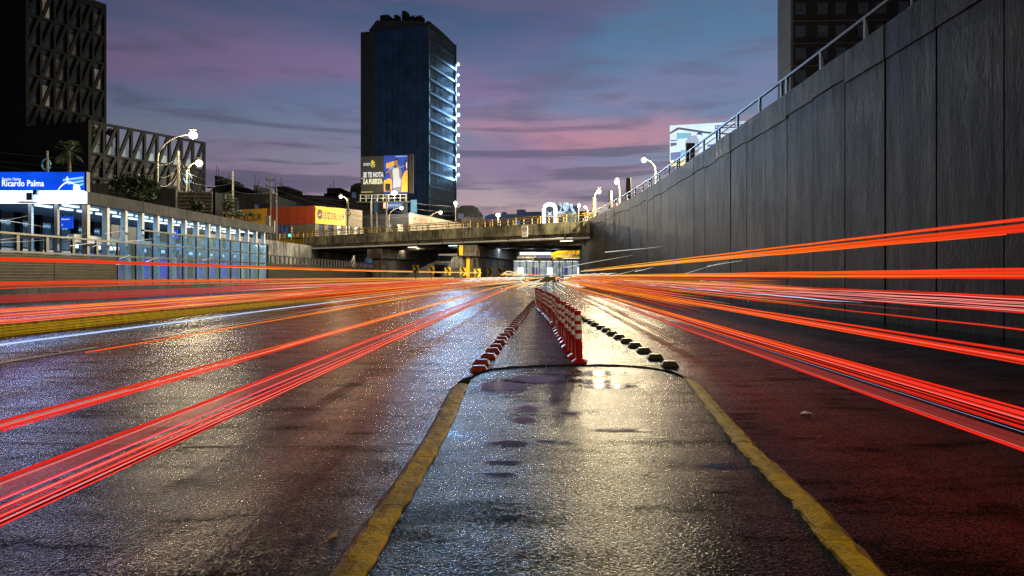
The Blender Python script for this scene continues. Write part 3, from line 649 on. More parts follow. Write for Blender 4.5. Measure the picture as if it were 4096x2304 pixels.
# ------------------------------------------------------------------ bus station
SX0, SX1, SY0, SY1 = -27.5, -36.6, 41.7, 71.2
st = thing('bus_station', 'long open bus station with grey roof edge and lit blue-white interior', 'station', (-31, 56, 0))
MB().box(SX1, SX0, SY0, SY1, -.03, .95).build('platform', 'platform', st)
MB().box(SX1, SX0 + .02, SY0 + .1, SY1, 5.70, 5.98).build('ceiling', 'ceiling_metal', st)
MB().box(SX1, SX0 - .25, SY0 + .1, SY1 - .02, 6.0, 6.3).build('roof', 'fascia_concrete', st)
yy = SY0
while yy < SY1 - 1:
    y2 = min(SY1 + .1, yy + 5.88)
    MB().box(SX0 - .2, SX0 + .12, yy + .01, y2 - .01, 5.66, 6.42).build('fascia_panel', 'fascia_concrete', st); yy += 5.9
MB().box(SX1, SX0 + .1, SY1 + .11, SY1 + .25, 5.66, 6.42).build('fascia_panel', 'fascia_concrete', st)
yy = SY0 + .35; i = 0
while yy < SY1:
    MB().box(SX0 - .38, SX0 - .04, yy - .13, yy + .13, .95, 5.70).build('column', 'white_metal', st)
    MB().box(SX1 + .1, SX1 + .5, yy - .16, yy + .16, .95, 5.70).build('rear_column', 'hotel_frame', st)
    for x in (-29.3, -31.0):
        MB().box(x - .10, x + .10, yy + .30, yy + 1.62, 5.60, 5.695).build('fluorescent_tube', 'tube_white', st)
    MB().box(SX1 + .15, SX1 + .22, yy + .2, yy + 1.75, .95, 3.2).build('rear_wall_panel', 'interior_grey', st)
    MB().box(SX1 + .16, SX1 + .19, yy + .2, yy + 1.75, 3.3, 5.2).build('rear_window', 'door_glass', st)
    MB().box(SX1 + .12, SX1 + .26, yy + .17, yy + 1.78, 3.2, 3.29).build('window_bar', 'hotel_frame', st)
    if i in (3, 4, 8, 12):
        m = MB(); m.box(-30.2, -30.0, yy + .35, yy + 1.5, 3.55, 4.9); m.build('equipment_cabinet', 'dark_steel', st)
    i += 1; yy += 1.95
for y0, y1 in ((42.3, 45.6), (45.7, 47.6), (49.6, 53.4), (55, 59), (60, 66)):
    MB().box(-29.0, -28.6, y0, y1, 3.35, 3.85).build('door_header', 'white_metal', st)
    n = int((y1 - y0) / 1.1)
    for k in range(n):
        a = y0 + k * (y1 - y0) / n; e = y0 + (k + 1) * (y1 - y0) / n
        MB().box(-28.82, -28.78, a + .05, e - .05, 1.0, 3.33).build('glass_door', 'door_glass', st)
        MB().box(-28.775, -28.765, a + .08, e - .08, 1.15, 2.72 if k % 2 else 2.62).build('blue_notice', 'info_blue' if k % 2 == 0 or y0 < 47 else 'dark_steel', st)
        MB().box(-28.775, -28.765, a + .3, e - .45, 3.0, 3.25).build('door_sticker', 'sign_blue_text', st)
for y0 in (44.0, 52.0, 60.0, 66.0):
    MB().tube([(SX0 - .2, y0, .98), (SX0 - .2, y0 + 1.9, 4.6)], .03, 6).build('brace', 'white_metal', st)
    MB().tube([(SX0 - .2, y0 + 1.9, .98), (SX0 - .26, y0, 4.6)], .03, 6).build('brace', 'white_metal', st)
for z in (2.1, 3.55):
    MB().box(SX1, SX0 - 1.2, SY0 + .1, SY0 + .22, z, z + .16).build('front_beam', 'white_metal', st)
for x in (-35.6, -33.2, -31.0, -29.4): MB().box(x - .1, x + .1, SY0 + .12, SY0 + .30, .96, 5.69).build('front_post', 'white_metal', st)
for x in (-34.4, -32.1, -30.2): MB().box(x - .9, x + .9, SY0 + .20, SY0 + .24, .97, 2.05).build('front_panel', 'interior_grey', st)
MB().tube([(-35.5, SY0 + .06, .98), (-33.3, SY0 + .06, 3.6)], .035, 6).build('brace', 'white_metal', st)
MB().tube([(-33.3, SY0 + .08, .98), (-35.5, SY0 + .08, 3.6)], .035, 6).build('brace', 'white_metal', st)
panel_light('tube_light', (-30.1, 56.5, 5.58), 1.6, 28.5, 13, (.36, .68, 1), st, (0, 0, -1))
# hanging blue notice boards
def notice(px0, px1, py0, py1, Y, lines, lab):
    a = P(px0, py1, Y); b_ = P(px1, py0, Y); r = thing('platform_sign', lab, 'sign', ((a.x + b_.x) / 2, Y, b_.z)); fr = frame((a.x, Y, a.z), (1, 0, 0), (0, -1, 0)); W, H = b_.x - a.x, b_.z - a.z
    MB().fbox(fr, 0, W, 0, H, -.08, 0).build('board', 'info_blue', r)
    for tx, u, v, ww, hh in lines: textmesh('lettering', tx, 'sign_blue_text', r, fr, u * W, v * H, ww * W, hh * H, .012)
    MB().tube([fr(W * .15, H, -.04), fr(W * .15, 5.68 - a.z, -.04)], .02, 5).build('hanger', 'dark_steel', r)
    MB().tube([fr(W * .85, H, -.04), fr(W * .85, 5.68 - a.z, -.04)], .02, 5).build('hanger', 'dark_steel', r)
notice(60.5, 72.7, 216.5, 228.3, 48.5, [('Embarque Sur 1', .08, .68, .68, .16), ('C', .12, .22, .08, .14)], 'blue hanging platform board reading Embarque Sur 1')
notice(171.5, 177.5, 230, 238.5, 60, [('Embarque', .08, .62, .7, .2)], 'smaller blue hanging board further along the station platform')
# station name sign: blue lightbox above a white light strip
YS = SY0 - .35
sg = thing('station_sign', 'long glowing blue station name sign above the platform end', 'sign', (-31, YS, 5.7))
zt, zm, zb = ZA(172, YS), ZA(190.5, YS), ZA(203, YS); xl, xr = -38.0, XA(84.3, YS)
fr = frame((xl, YS, 0), (1, 0, 0), (0, -1, 0)); W = xr - xl
def sx(px): return XA(px, YS) - xl
bpn = MB().fbox(fr, 0, W, zm + .01, zt, -.32, 0).build('blue_panel', 'sign_blue', sg)
MB().fbox(fr, 0, W - .02, zb, zm, -.30, -.01).build('light_strip', 'sign_lightbox', sg)
panel_light('strip_light', fr(W * .6, (zb + zm) / 2, .03), 6.0, .7, 20, (.42, .62, 1), sg, (0, -1, 0))
panel_light('panel_light', fr(W * .6, (zt + zm) / 2, .06), 6.0, 1.0, 10, (.04, .16, 1), sg, (0, -1, 0))
MB().fbox(fr, W + .005, W + .12, zm - .05, zt + .02, -.34, -.02).build('end_cap', 'sign_navy', sg)
textmesh('lettering', 'Estación / Station', 'sign_blue_text', bpn, fr, sx(2.4), ZA(180.4, YS), sx(21) - sx(2.4), .17, .015)
textmesh('lettering', 'Ricardo Palma', 'sign_blue_text', bpn, fr, sx(2.2), ZA(186.4, YS), sx(44.2) - sx(2.2), .38, .015, bold=.012)
for k in range(3):
    z0 = ZA(179.4 + k * 3.3, YS); m = MB(); m.fpoly(fr, [(sx(63 + 5 * k), z0 - .12), (W - .05, z0 + .06), (W - .05, z0 + .18), (sx(63 + 5 * k), z0 + .01)], .004, .012); m.build('light_stripe', 'sign_pale_blue', bpn)
m = MB(); arc = [(sx(58 + 22 * t), ZA(190 - 8.5 * math.sin(math.pi * t) ** .8, YS)) for t in [i / 14 for i in range(15)]]
pl = arc + [(a, z - .09) for a, z in arc[::-1]]
for i in range(14): m.fpoly(fr, [arc[i], arc[i + 1], (arc[i + 1][0], arc[i + 1][1] - .09), (arc[i][0], arc[i][1] - .09)], .016, .022)
m.fbox(fr, sx(67), sx(68), ZA(182, YS), ZA(176.5, YS), .023, .029); m.fbox(fr, sx(66), sx(69), ZA(179, YS), ZA(178.3, YS), .03, .035)
m.build('dome_drawing', 'sign_blue_text', bpn)
m = MB(); m.fpoly(fr, [(sx(73.5), ZA(190, YS)), (sx(81), ZA(190, YS)), (sx(80), ZA(185.5, YS)), (sx(77), ZA(184, YS)), (sx(74), ZA(186, YS))], .036, .042); m.build('dome_drawing', 'sign_blue_text', bpn)
# camera bracket and floodlight hanging in front of the light strip
r = thing('wire_cage', 'small wire cage with box mounted on the station light strip', 'bracket', (xl + sx(26), YS - .3, zb)); 
for dx in (0, .25, .55, .85):
    MB().tube([fr(sx(22) + dx, zb + .05, .25), fr(sx(22) + dx, zb + .75, .25)], .012, 5).build('cage_bar', 'galv', r)
for dz in (.07, .4, .74): MB().tube([fr(sx(22), zb + dz, .27), fr(sx(22) + .85, zb + dz, .27)], .012, 5).build('cage_bar', 'galv', r)
MB().fbox(fr, sx(22) + .4, sx(22) + .75, zb + .15, zb + .6, .02, .2).build('box', 'galv', r)
MB().fbox(fr, sx(22) - .1, sx(22) + 1.0, zb + .0, zb + .045, .0, .3).build('shelf', 'dark_steel', r)
r = thing('floodlight', 'small black floodlight on an arm before the station sign', 'floodlight', fr(sx(40), zm, .4))
MB().fpoly(fr, [(sx(38.5), zm - .32), (sx(42.5), zm - .28), (sx(42.8), zm - .02), (sx(39), zm - .06)], .30, .5).build('housing', 'black', r)
MB().tube([fr(sx(40), zm - .3, .4), fr(sx(48), zm - .40, .05)], .02, 5).build('arm', 'black', r)

# ------------------------------------------------------------------ road bridge
A0, A1 = V((7.6, 81.2, 0)), V((-47, 122.0, 0)); bd = (A1 - A0).normalized(); bn = V((-bd.y, bd.x, 0)); bn = bn if bn.y < 0 else -bn
frb = frame(A0, bd, bn); BL = (A1 - A0).length
br = thing('road_bridge', 'concrete road bridge crossing the expressway on thick piers', 'bridge', (-18, 101, 0))
for k in range(6):
    a, e = k * BL / 6, (k + 1) * BL / 6
    MB().fbox(frb, a + .006, e - .006, 6.47, 7.9, -.35, 0).build('parapet', 'bridge_concrete', br)
MB().fbox(frb, 0, BL, 5.98, 6.46, -.95, -.30).build('edge_girder', 'pier_concrete', br)
MB().fbox(frb, -.8, BL, 5.80, 6.9, -26, -.96).build('deck', 'pier_concrete', br)
for k in range(6): MB().fbox(frb, .5, BL - 2, 5.45, 5.79, -6 - k * 3.6, -5.2 - k * 3.6).build('soffit_beam', 'pier_concrete', br)
for a, e in ((.6, 26), (26.3, BL - 3)): MB().tube([frb(a, 5.88, -.15), frb(e, 5.88, -.15)], .13, 8).build('drain_pipe', 'white_metal', br)
for a in (5, 14, 22, 31): MB().fbox(frb, a, a + .1, 5.8, 6.4, -.28, -.02).build('pipe_bracket', 'dark_steel', br)
def pier(x0, y0, x1, y1, wd, zt):
    a, b_ = V((x0, y0, 0)), V((x1, y1, 0)); d = (b_ - a).normalized(); n = V((d.y, -d.x, 0)); f2 = frame(a, d, n); ln = (b_ - a).length
    for k in range(4): MB().fbox(f2, k * ln / 4 + .02, (k + 1) * ln / 4 - .02, -.03, zt - 1.5, -wd, random.uniform(0, .03)).build('pier_panel', 'pier_concrete', br)
    MB().fbox(f2, -.7, ln + .7, zt - 1.48, zt, -wd - .5, .5).build('pier_head', 'pier_concrete', br)
    MB().fbox(f2, .1, ln - .1, -.03, zt - 1.6, -wd + .1, -.1).build('pier_core', 'pier_concrete', br)
    return f2
f2 = pier(-8.5, 93.0, -3.9, 117, 1.6, 5.44)
pier(-24.0, 106, -18.5, 124, 1.6, 5.44)
MB().fbox(f2, -.10, -.06, .1, 3.9, -1.0, -.55).build('yellow_stripe', 'bright_yellow', br)
MB().fbox(f2, -.82, -.78, 4.05, 5.4, -1.8, -1.3).build('yellow_stripe', 'bright_yellow', br)
for a, d, mt in ((6, -3, 'soffit_light'), (8.5, -6.8, 'soffit_light'), (5, -10.4, 'soffit_light'), (36, -4.4, 'soffit_light'), (41, -6.6, 'soffit_light'), (46, -10.2, 'soffit_light'), (27, -4.2, 'soffit_blue'), (26.5, -7.6, 'soffit_blue'), (24, -11.2, 'soffit_blue'), (22, -14.9, 'soffit_blue'), (20, -18.5, 'soffit_blue')):
    MB().fbox(frb, a, a + 1.7, 5.70, 5.795, d - .22, d + .22).build('soffit_lamp', mt, br)
    panel_light('soffit_light', frb(a + .85, 5.68, d), 1.6, .42, 110, (1, .88, .62) if mt == 'soffit_light' else (.62, .80, 1), br, (0, 0, -1))
# abutment and left cutting wall
cw = thing('cutting_wall', 'pale concrete wall of the cutting seen under the bridge on the left', 'wall', (-37.8, 100, 0))
for k in range(24): MB().box(-38.2 if k % 2 else -38.17, -37.7, 60 + k * 7, 67 + k * 7 - .05, -.03, 6.34).build('wall_panel', 'pale_concrete', cw)
lw = thing('bend_wall', 'pale concrete wall between the two bridge piers', 'wall', (-20, 152, 0))
for k in range(9): MB().box(-34 + k * 3, -31.04 + k * 3, 152, 152.4, -.03, 6.7).build('wall_panel', 'pale_concrete', lw)
# yellow railing
yr = thing('bridge_railing', 'yellow steel railing along the bridge parapet', 'railing', frb(20, 7.9, -.18))
a = .9; k = 0
while a < BL - .3:
    big = k % 3 == 0
    MB().fbox(frb, a, a + (.14 if big else .08), 7.88, 8.86 if big else 8.68, -.24, -.10).build('post', 'rail_yellow', yr)
    if big: MB().fbox(frb, a + .45, a + .53, 7.88, 8.66, -.24, -.12).build('post', 'rail_yellow', yr)
    a += 1.33; k += 1
for z, t in ((8.60, .07), (8.84, .05), (8.24, .05)):
    for s0, s1 in ((.9, BL / 2 - .01), (BL / 2 + .01, BL)): MB().tube([frb(s0, z, -.17), frb(s1, z, -.17)], t, 6).build('rail', 'rail_yellow', yr)
# low yellow approach railing and ramp on the left
ap = thing('ramp_railing', 'low yellow panelled railing on the ramp left of the bridge', 'railing', (-45, 118, 6.5))
fra = frame((-39.6, 116.3, 0), (-1, .25, 0), (-.25, -1, 0))
for k in range(6):
    MB().fbox(fra, k * 2.3, k * 2.3 + .12, 6.2, 8.5, -.1, .05).build('post', 'rail_yellow', ap)
    MB().fbox(fra, k * 2.3 + .13, k * 2.3 + 2.29, 6.75, 7.55, -.06, 0).build('panel', 'rail_yellow', ap)
for z in (7.95, 8.4): MB().tube([fra(0, z, 0), fra(13.8, z, 0)], .05, 6).build('rail', 'rail_yellow', ap)
MB().fbox(fra, -.2, 16, 5.3, 6.2, -4, .4).build('ramp_slab', 'bridge_concrete', ap)
# speed limit sign
YSg = 86.2; p = P(524.7, 231.5, YSg)
ss = thing('speed_sign', 'white speed limit sign reading 80 MAXIMA on the bridge parapet', 'road sign', (p.x, p.y, p.z - .8))
frs = frame((p.x, p.y - .55, p.z), bd * -1, bn)
sp_ = MB().fbox(frs, -.47, .47, -.72, .72, -.04, 0).build('plate', 'sign_white', ss)
m = MB()
for i in range(24):
    t0, t1 = 2 * math.pi * i / 24, 2 * math.pi * (i + 1) / 24
    m.fpoly(frs, [(.36 * math.cos(t0), .27 + .36 * math.sin(t0)), (.36 * math.cos(t1), .27 + .36 * math.sin(t1)), (.28 * math.cos(t1), .27 + .28 * math.sin(t1)), (.28 * math.cos(t0), .27 + .28 * math.sin(t0))], .004, .01)
m.build('red_ring', 'sign_red', sp_)
textmesh('lettering', '80', 'black', sp_, frs, -.19, .12, .38, .30, .012, bold=.02)
textmesh('lettering', 'MAXIMA', 'black', sp_, frs, -.33, -.50, .66, .13, .012)
MB().fbox(frs, -.06, .06, -.6, .6, -.30, -.045).build('bracket', 'dark_steel', ss)

# ================================================================== buildings
G = 6.3      # street level on the left
# ---- hotel: lattice tower over a lattice podium
HU = V((.54, 1, 0)).normalized(); HN = V((HU.y, -HU.x, 0))
HV = V((-3.76, 1, 0)).normalized()
def lattice(root, fr, bays, bw_, zs, lit, open_top=0):
    n = len(zs) - 1
    for i in range(bays + 1):
        MB().fbox(fr, i * bw_ - .13, i * bw_ + .13, zs[0], zs[-1], -.35, .05).build('mullion_column', 'hotel_frame', root)
    for k in range(n + 1):
        MB().fbox(fr, -.13, bays * bw_ + .13, zs[k] - .13, zs[k] + .13, -.30, .02).build('floor_band', 'hotel_frame', root)
    for k in range(n):
        for i in range(bays):
            a0, a1 = i * bw_ + .13, (i + 1) * bw_ - .13; z0, z1 = zs[k] + .13, zs[k + 1] - .13
            MB().fpoly(fr, [(a0 - .1, z0), (a0 + .25, z0), (a1 + .1, z1), (a1 - .25, z1)], -.28, .035).build('diagonal', 'hotel_frame', root)
            if k < n - open_top:
                kind = lit.get((i, k))
                wn = MB().fbox(fr, a0 + .02, a1 - .02, z0 + .02, z1 - .02, -.50, -.46).build('window', 'window_dark', root)
                if kind:
                    if kind == 'strip': MB().fbox(fr, a0 + .15, a0 + .32, z0 + .3, z1 - .5, -.455, -.445).build('lit_strip', 'strip_warm', wn)
                    else: MB().fbox(fr, a0 + .25, a1 - .25, z0 + .15, z1 - .7, -.455, -.445).build('curtain', kind, wn)
hotel = thing('hotel_building', 'dark hotel with diagonal lattice facade, tower behind a lower wing', 'building', (-58, 85, G))
# podium
C0 = V((-50.35, 77, 0)); PL = 14.4; fp = frame(C0, HU, HN)
zsP = [5.6, 9.1, 12.4, 15.15, 18.7]
lattice(hotel, fp, 9, 1.6, zsP, {(2, 2): 'curtain_dim', (4, 2): 'curtain_dim', (6, 2): 'curtain_lit', (3, 1): 'curtain_lit', (4, 1): 'curtain_dim', (5, 1): 'curtain_lit', (1, 2): 'curtain_dim', (0, 2): 'curtain_dim', (7, 1): 'curtain_dim'}, 1)
c1 = C0 + HU * PL; w0 = C0 + HV * 12; w1 = c1 + HV * 12
def prism_body(name, corners, z0, z1, mat, root):
    n = len(corners); vs_ = [(p.x, p.y, z0) for p in corners] + [(p.x, p.y, z1) for p in corners]
    return MB().add(vs_, [tuple(range(n))[::-1], tuple(range(n, 2 * n))] + [(i, (i + 1) % n, n + (i + 1) % n, n + i) for i in range(n)]).build(name, mat, root)
ins = -HN * .55
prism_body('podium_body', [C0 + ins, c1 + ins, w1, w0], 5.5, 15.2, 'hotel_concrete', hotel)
fl = frame(C0, HV, V((-HV.y, HV.x, 0)) * -1 if V((-HV.y, HV.x, 0)).y > 0 else V((-HV.y, HV.x, 0)))
for k in range(8):
    for j in range(4): MB().fbox(fl, k * 1.5 + .02, k * 1.5 + 1.48, 5.6 + j * 3.28 + .02, 5.6 + (j + 1) * 3.28 - .02, -.3, .0).build('cladding_panel', 'hotel_concrete', hotel)
MB().fbox(fp, .2, PL - .2, 15.3, 16.3, -.5, -.46).build('terrace_balustrade', 'door_glass', hotel)
# tower
T1 = V((-55.5, 88, 0)); T0 = V((-59.74, 80.15, 0)); TL = (T1 - T0).length; ft = frame(T0, HU, HN)
zsT = [18.0 - 3.53] + [18.0 + 3.53 * k for k in range(0, 8)]
top_t = 35.6
zsT = [14.3] + [top_t - 3.53 * k for k in range(5, -1, -1)]
lattice(hotel, ft, 6, TL / 6, zsT, {(0, 1): 'strip', (0, 2): 'strip', (1, 5): 'curtain_lit', (3, 4): 'curtain_dim', (1, 3): 'curtain_dim', (2, 3): 'curtain_dim', (5, 3): 'curtain_lit', (3, 2): 'curtain_dim', (1, 2): 'curtain_lit', (2, 2): 'curtain_dim', (5, 1): 'curtain_lit', (5, 5): 'curtain_dim', (0, 5): 'strip'})
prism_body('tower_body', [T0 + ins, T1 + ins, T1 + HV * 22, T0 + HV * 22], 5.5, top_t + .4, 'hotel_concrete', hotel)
MB().fbox(ft, -.13, TL + .13, top_t + .14, top_t + .7, -.6, .04).build('roof_edge', 'hotel_frame', hotel)
ft2 = frame(T0, HV, fl(0, 0, 1) - fl(0, 0, 0))
for k in range(9):
    for j in range(9): MB().fbox(ft2, k * 1.9 + .015, k * 1.9 + 1.885, 10 + j * 3 + .015, 10 + (j + 1) * 3 - .015, -.3, .02).build('cladding_panel', 'hotel_concrete', hotel)

# ---- glass office tower in the middle
K0 = V((-30.4, 194, 0)); FU = V((-3.47, 1, 0)).normalized(); SU = V((.324, 1, 0)).normalized()
FN = V((FU.y, -FU.x, 0)); FN = FN if FN.y < 0 else -FN; SN = V((SU.y, -SU.x, 0))
ff = frame(K0, FU, FN); fs_ = frame(K0, SU, SN)
FL, SL = 21.6, 17.6; GF = FL * .80
tw = thing('office_tower', 'dark blue glass office tower with grey side strip and edge lamps', 'building', (-38, 200, G))
ztop = 72.5; fh = 3.8; nf = 17; zb0 = ztop - nf * fh
prism_body('core', [K0 - FN * .4 - SN * .4, K0 + FU * FL - FN * .4, K0 + FU * FL + SU * SL, K0 + SU * SL - SN * .4], 5, ztop - .3, 'tower_glass', tw)
pm = {}
for k in range(nf):
    z0, z1 = zb0 + k * fh, zb0 + (k + 1) * fh
    nb = 9
    for i in range(nb):
        g = random.random()
        MB().fbox(ff, i * GF / nb + .05, (i + 1) * GF / nb - .05, z0 + .05, z1 - .05, -.3, -.02 + random.uniform(-.02, .02)).build('glass_panel', 'window_cyan' if (k, i) == (3, 2) else ('tower_glass_b' if g < .25 else 'tower_glass'), tw)
    MB().fbox(ff, GF + .05, FL, z0 + .03, z1 - .03, -.3, .35).build('concrete_panel', 'tower_strip', tw)
    MB().fbox(fs_, .0, SL, z0 - .32, z0 + .32, -.35, .28).build('floor_band', 'tower_band', tw)
    m = MB()
    for i in range(22): m.fbox(fs_, .3 + i * SL / 22, .42 + i * SL / 22, z0 + .33, z1 - .33, -.2, .12)
    o = m.build('mullions', 'tower_mullion', tw, kind='stuff')
    for i in range(4): MB().fbox(fs_, .2 + i * SL / 4, (i + 1) * SL / 4 - .02, z0 + .33, z1 - .33, -.3, -.1).build('glass_panel', 'tower_glass_b', tw)
MB().fbox(fs_, SL - .3, SL + .25, zb0, ztop, -.5, .4).build('corner_fin', 'tower_band', tw)
MB().fbox(ff, -.2, .15, zb0, ztop, -.3, .15).build('corner_fin', 'tower_mullion', tw)
m = MB(); m.fpoly(ff, [(-.1, ztop), (GF, ztop), (GF + 2.0, ztop + .5), (GF - .5, ztop + 3.2), (2.5, ztop + 1.6)], -10, -.2); m.build('roof_slope', 'tower_strip', tw)
m = MB(); m.fpoly(fs_, [(0, ztop), (SL, ztop), (SL + .5, ztop - 3), (SL + .4, ztop + .2), (SL * .6, ztop + 1.0), (.5, ztop + 1.4)], -1.2, -.1); m.build('roof_slope', 'tower_strip', tw)
for a, e, h, d in ((14.0, 16.6, 5.3, -2), (12.6, 13.4, 4.3, -2.5), (11, 12, 4.9, -2), (8.6, 9.8, 6.0, -2.5), (6.2, 8.2, 4.4, -3), (3.6, 5.4, 4.0, -2.5)):
    MB().fbox(ff, a, e, ztop + 1.0, ztop + h, d - 2.5, d).build('roof_plant', 'low_building', tw)
MB().tube([ff(12, ztop + 4.4, -1.5), ff(2.5, ztop + 3.6, -1.5)], .07, 5).build('roof_rail', 'dark_steel', tw)
for py, sz in ((63.7, 1), (74.6, .85), (84.7, .9), (94, .9), (105.2, 1.1), (114.5, 1.25), (124.8, .9), (134.6, 1.05), (145, .5), (155.4, 1.15), (164.7, 1), (174.5, 1)):
    q = fs_(SL + .7, ZA(py, K0.y + SU.y * SL), .75)
    m = MB(); m.ball(q, .46 * sz, .46 * sz, .46 * sz); m.build('edge_lamp', 'led_blue', tw, smooth=True)
    bulb_light('edge_light', q + SU * 1.1 + V((.1, 0, -.85)), .26 * sz, 8500, (.26, .56, 1), tw)
    MB().tube([q, fs_(SL - .1, q.z, .2)], .10, 6).build('lamp_bracket', 'dark_steel', tw)
# lower podium parts of the tower and neighbours (silhouettes of real buildings)
def block(name, lab, px0, px1, py0, Y, depth, mat, zb=5.5, rounded=0, extras=0, slope=0, wins=0):
    a = P(px0, py0, Y); b_ = P(px1, py0 + slope, Y); r = thing(name, lab, 'building', ((a.x + b_.x) / 2, Y, zb))
    fr = frame((a.x, Y, 0), (1, 0, 0), (0, -1, 0)); W = b_.x - a.x
    if rounded:
        q = min(rounded, W / 3); pts = [(0, zb), (W, zb)] + [(W - q + q * math.sin(t), b_.z - q + q * math.cos(t)) for t in [math.pi / 2 * (1 - i / 5) for i in range(6)]] + [(q - q * math.sin(t), a.z - q + q * math.cos(t)) for t in [math.pi / 2 * i / 5 for i in range(6)]]
    else: pts = [(0, zb), (W, zb), (W, b_.z), (0, a.z)]
    MB().fpoly(fr, pts, -depth, 0).build('wall', mat, r)
    MB().fpoly(fr, [(.2, a.z - .9), (W - .2, b_.z - .9), (W - .2, b_.z - .6), (.2, a.z - .6)], .003, .12).build('cornice', 'low_building_b', r)
    for k in range(extras):
        x = random.uniform(.1, .8) * W; wd = random.uniform(.06, .16) * W; h = random.uniform(.8, 2.4)
        zt = a.z + (b_.z - a.z) * x / W - .2
        MB().fbox(fr, x, x + wd, zt, zt + h, -depth * .6, -1).build('roof_room', mat, r)
        MB().tube([fr(x + wd * .5, zt, -.8), fr(x + wd * .5, zt + h + 2.2, -.8)], .06, 5).build('antenna', 'dark_steel', r)
    for k in range(wins):
        x = W * (.08 + .86 * k / wins); ztw = min(a.z, b_.z) - 2.2
        MB().fbox(fr, x, x + W / wins * .5, ztw - 1.4, ztw, .003, .06).build('window', 'window_dark' if k % 3 else 'shop_blue', r)
    return r
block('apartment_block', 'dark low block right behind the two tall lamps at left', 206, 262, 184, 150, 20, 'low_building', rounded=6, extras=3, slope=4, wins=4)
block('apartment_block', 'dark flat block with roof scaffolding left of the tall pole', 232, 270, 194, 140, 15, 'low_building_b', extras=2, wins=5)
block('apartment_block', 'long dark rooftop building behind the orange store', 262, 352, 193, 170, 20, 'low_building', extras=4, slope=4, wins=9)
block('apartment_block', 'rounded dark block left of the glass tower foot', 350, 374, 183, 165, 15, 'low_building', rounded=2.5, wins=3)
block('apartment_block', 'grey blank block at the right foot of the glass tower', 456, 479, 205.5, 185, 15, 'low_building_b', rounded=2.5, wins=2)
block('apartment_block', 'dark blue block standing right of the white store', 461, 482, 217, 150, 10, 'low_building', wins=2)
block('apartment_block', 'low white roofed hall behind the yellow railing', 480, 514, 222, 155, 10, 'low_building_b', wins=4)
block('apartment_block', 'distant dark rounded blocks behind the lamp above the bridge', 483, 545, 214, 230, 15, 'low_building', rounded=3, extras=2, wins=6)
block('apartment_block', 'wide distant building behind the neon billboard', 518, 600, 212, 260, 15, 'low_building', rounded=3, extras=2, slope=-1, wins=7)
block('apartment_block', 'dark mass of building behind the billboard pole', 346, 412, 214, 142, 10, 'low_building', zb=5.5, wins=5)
# ---- utility company store: orange and yellow fascia
S0 = P(314.7, 205.5, 128); zf1 = S0.z; S0 = V((S0.x, S0.y, 0))
R1 = V((XA(362, 137.0), 137.0, 0)); L1 = V((XA(226, 137), 137, 0))
store = thing('utility_store', 'white store with orange and yellow fascia reading LUZ DEL SUR', 'building', (S0.x, S0.y, G))
ru = (R1 - S0).normalized(); rn = V((ru.y, -ru.x, 0)); lu = (L1 - S0).normalized(); ln_ = V((-lu.y, lu.x, 0)); ln_ = ln_ if ln_.y < 0 else -ln_
frR, frL = frame(S0, ru, rn), frame(S0, lu, ln_); RL, LL = (R1 - S0).length, (L1 - S0).length
zf0 = zf1 - 3.4
prism_body('wall', [S0 + V((0, .6, 0)), R1 + V((-.5, .5, 0)), R1 + V((-10, 14, 0)), L1 + V((0, 14, 0)), L1 + V((0, .5, 0))], 5.5, zf1 - .3, 'low_building_b', store)
MB().fbox(frR, 0, RL, zf0, zf1 - .05, -.4, .12).build('fascia', 'cream_wall', store)
MB().fbox(frR, .02, RL * .62, zf0 + .03, zf1 - .1, .125, .18).build('fascia_sign', 'yellow_fascia', store)
MB().fbox(frL, 0.1, LL, zf0, zf1 - .02, -.4, .10).build('fascia', 'orange_fascia', store)
MB().fbox(frL, LL * .52, LL - .1, zf0 + .05, zf1 - .1, .105, .16).build('fascia_sign', 'yellow_fascia', store)
frLt = frame(L1, -lu, ln_)
textmesh('lettering', 'LUZ DEL SUR', 'sign_navy', store, frLt, .6, zf0 + 1.0, LL * .40, 1.35, .175, bold=.02, shear=.1)
textmesh('lettering', 'LUZ DEL SUR', 'sign_navy', store, frR, RL * .16, zf0 + 1.0, RL * .44, 1.35, .195, bold=.02, shear=.1)
m = MB()
for i in range(16):
    t0, t1 = 2 * math.pi * i / 16, 2 * math.pi * (i + 1) / 16; cc = (RL * .09, zf0 + 1.8); 
    m.fpoly(frR, [(cc[0], cc[1]), (cc[0] + .62 * math.cos(t0), cc[1] + .95 * math.sin(t0)), (cc[0] + .62 * math.cos(t1), cc[1] + .95 * math.sin(t1))], .19, .195)
m.build('round_emblem', 'sign_navy', store)
MB().fpoly(frR, [(RL * .06, zf0 + 1.5), (RL * .12, zf0 + 1.75), (RL * .12, zf0 + 1.95), (RL * .06, zf0 + 1.7)], .197, .2).build('emblem_bar', 'yellow_fascia', store)
MB().fpoly(frR, [(RL * .06, zf0 + 1.9), (RL * .12, zf0 + 2.15), (RL * .12, zf0 + 2.35), (RL * .06, zf0 + 2.1)], .197, .2).build('emblem_bar', 'orange_fascia', store)
nb = 5
for i in range(nb + 1): MB().fbox(frR, i * (RL - .6) / nb, i * (RL - .6) / nb + RL * .075, 6.0, zf0 - .02, -.3, .05).build('pilaster', 'cream_wall', store)
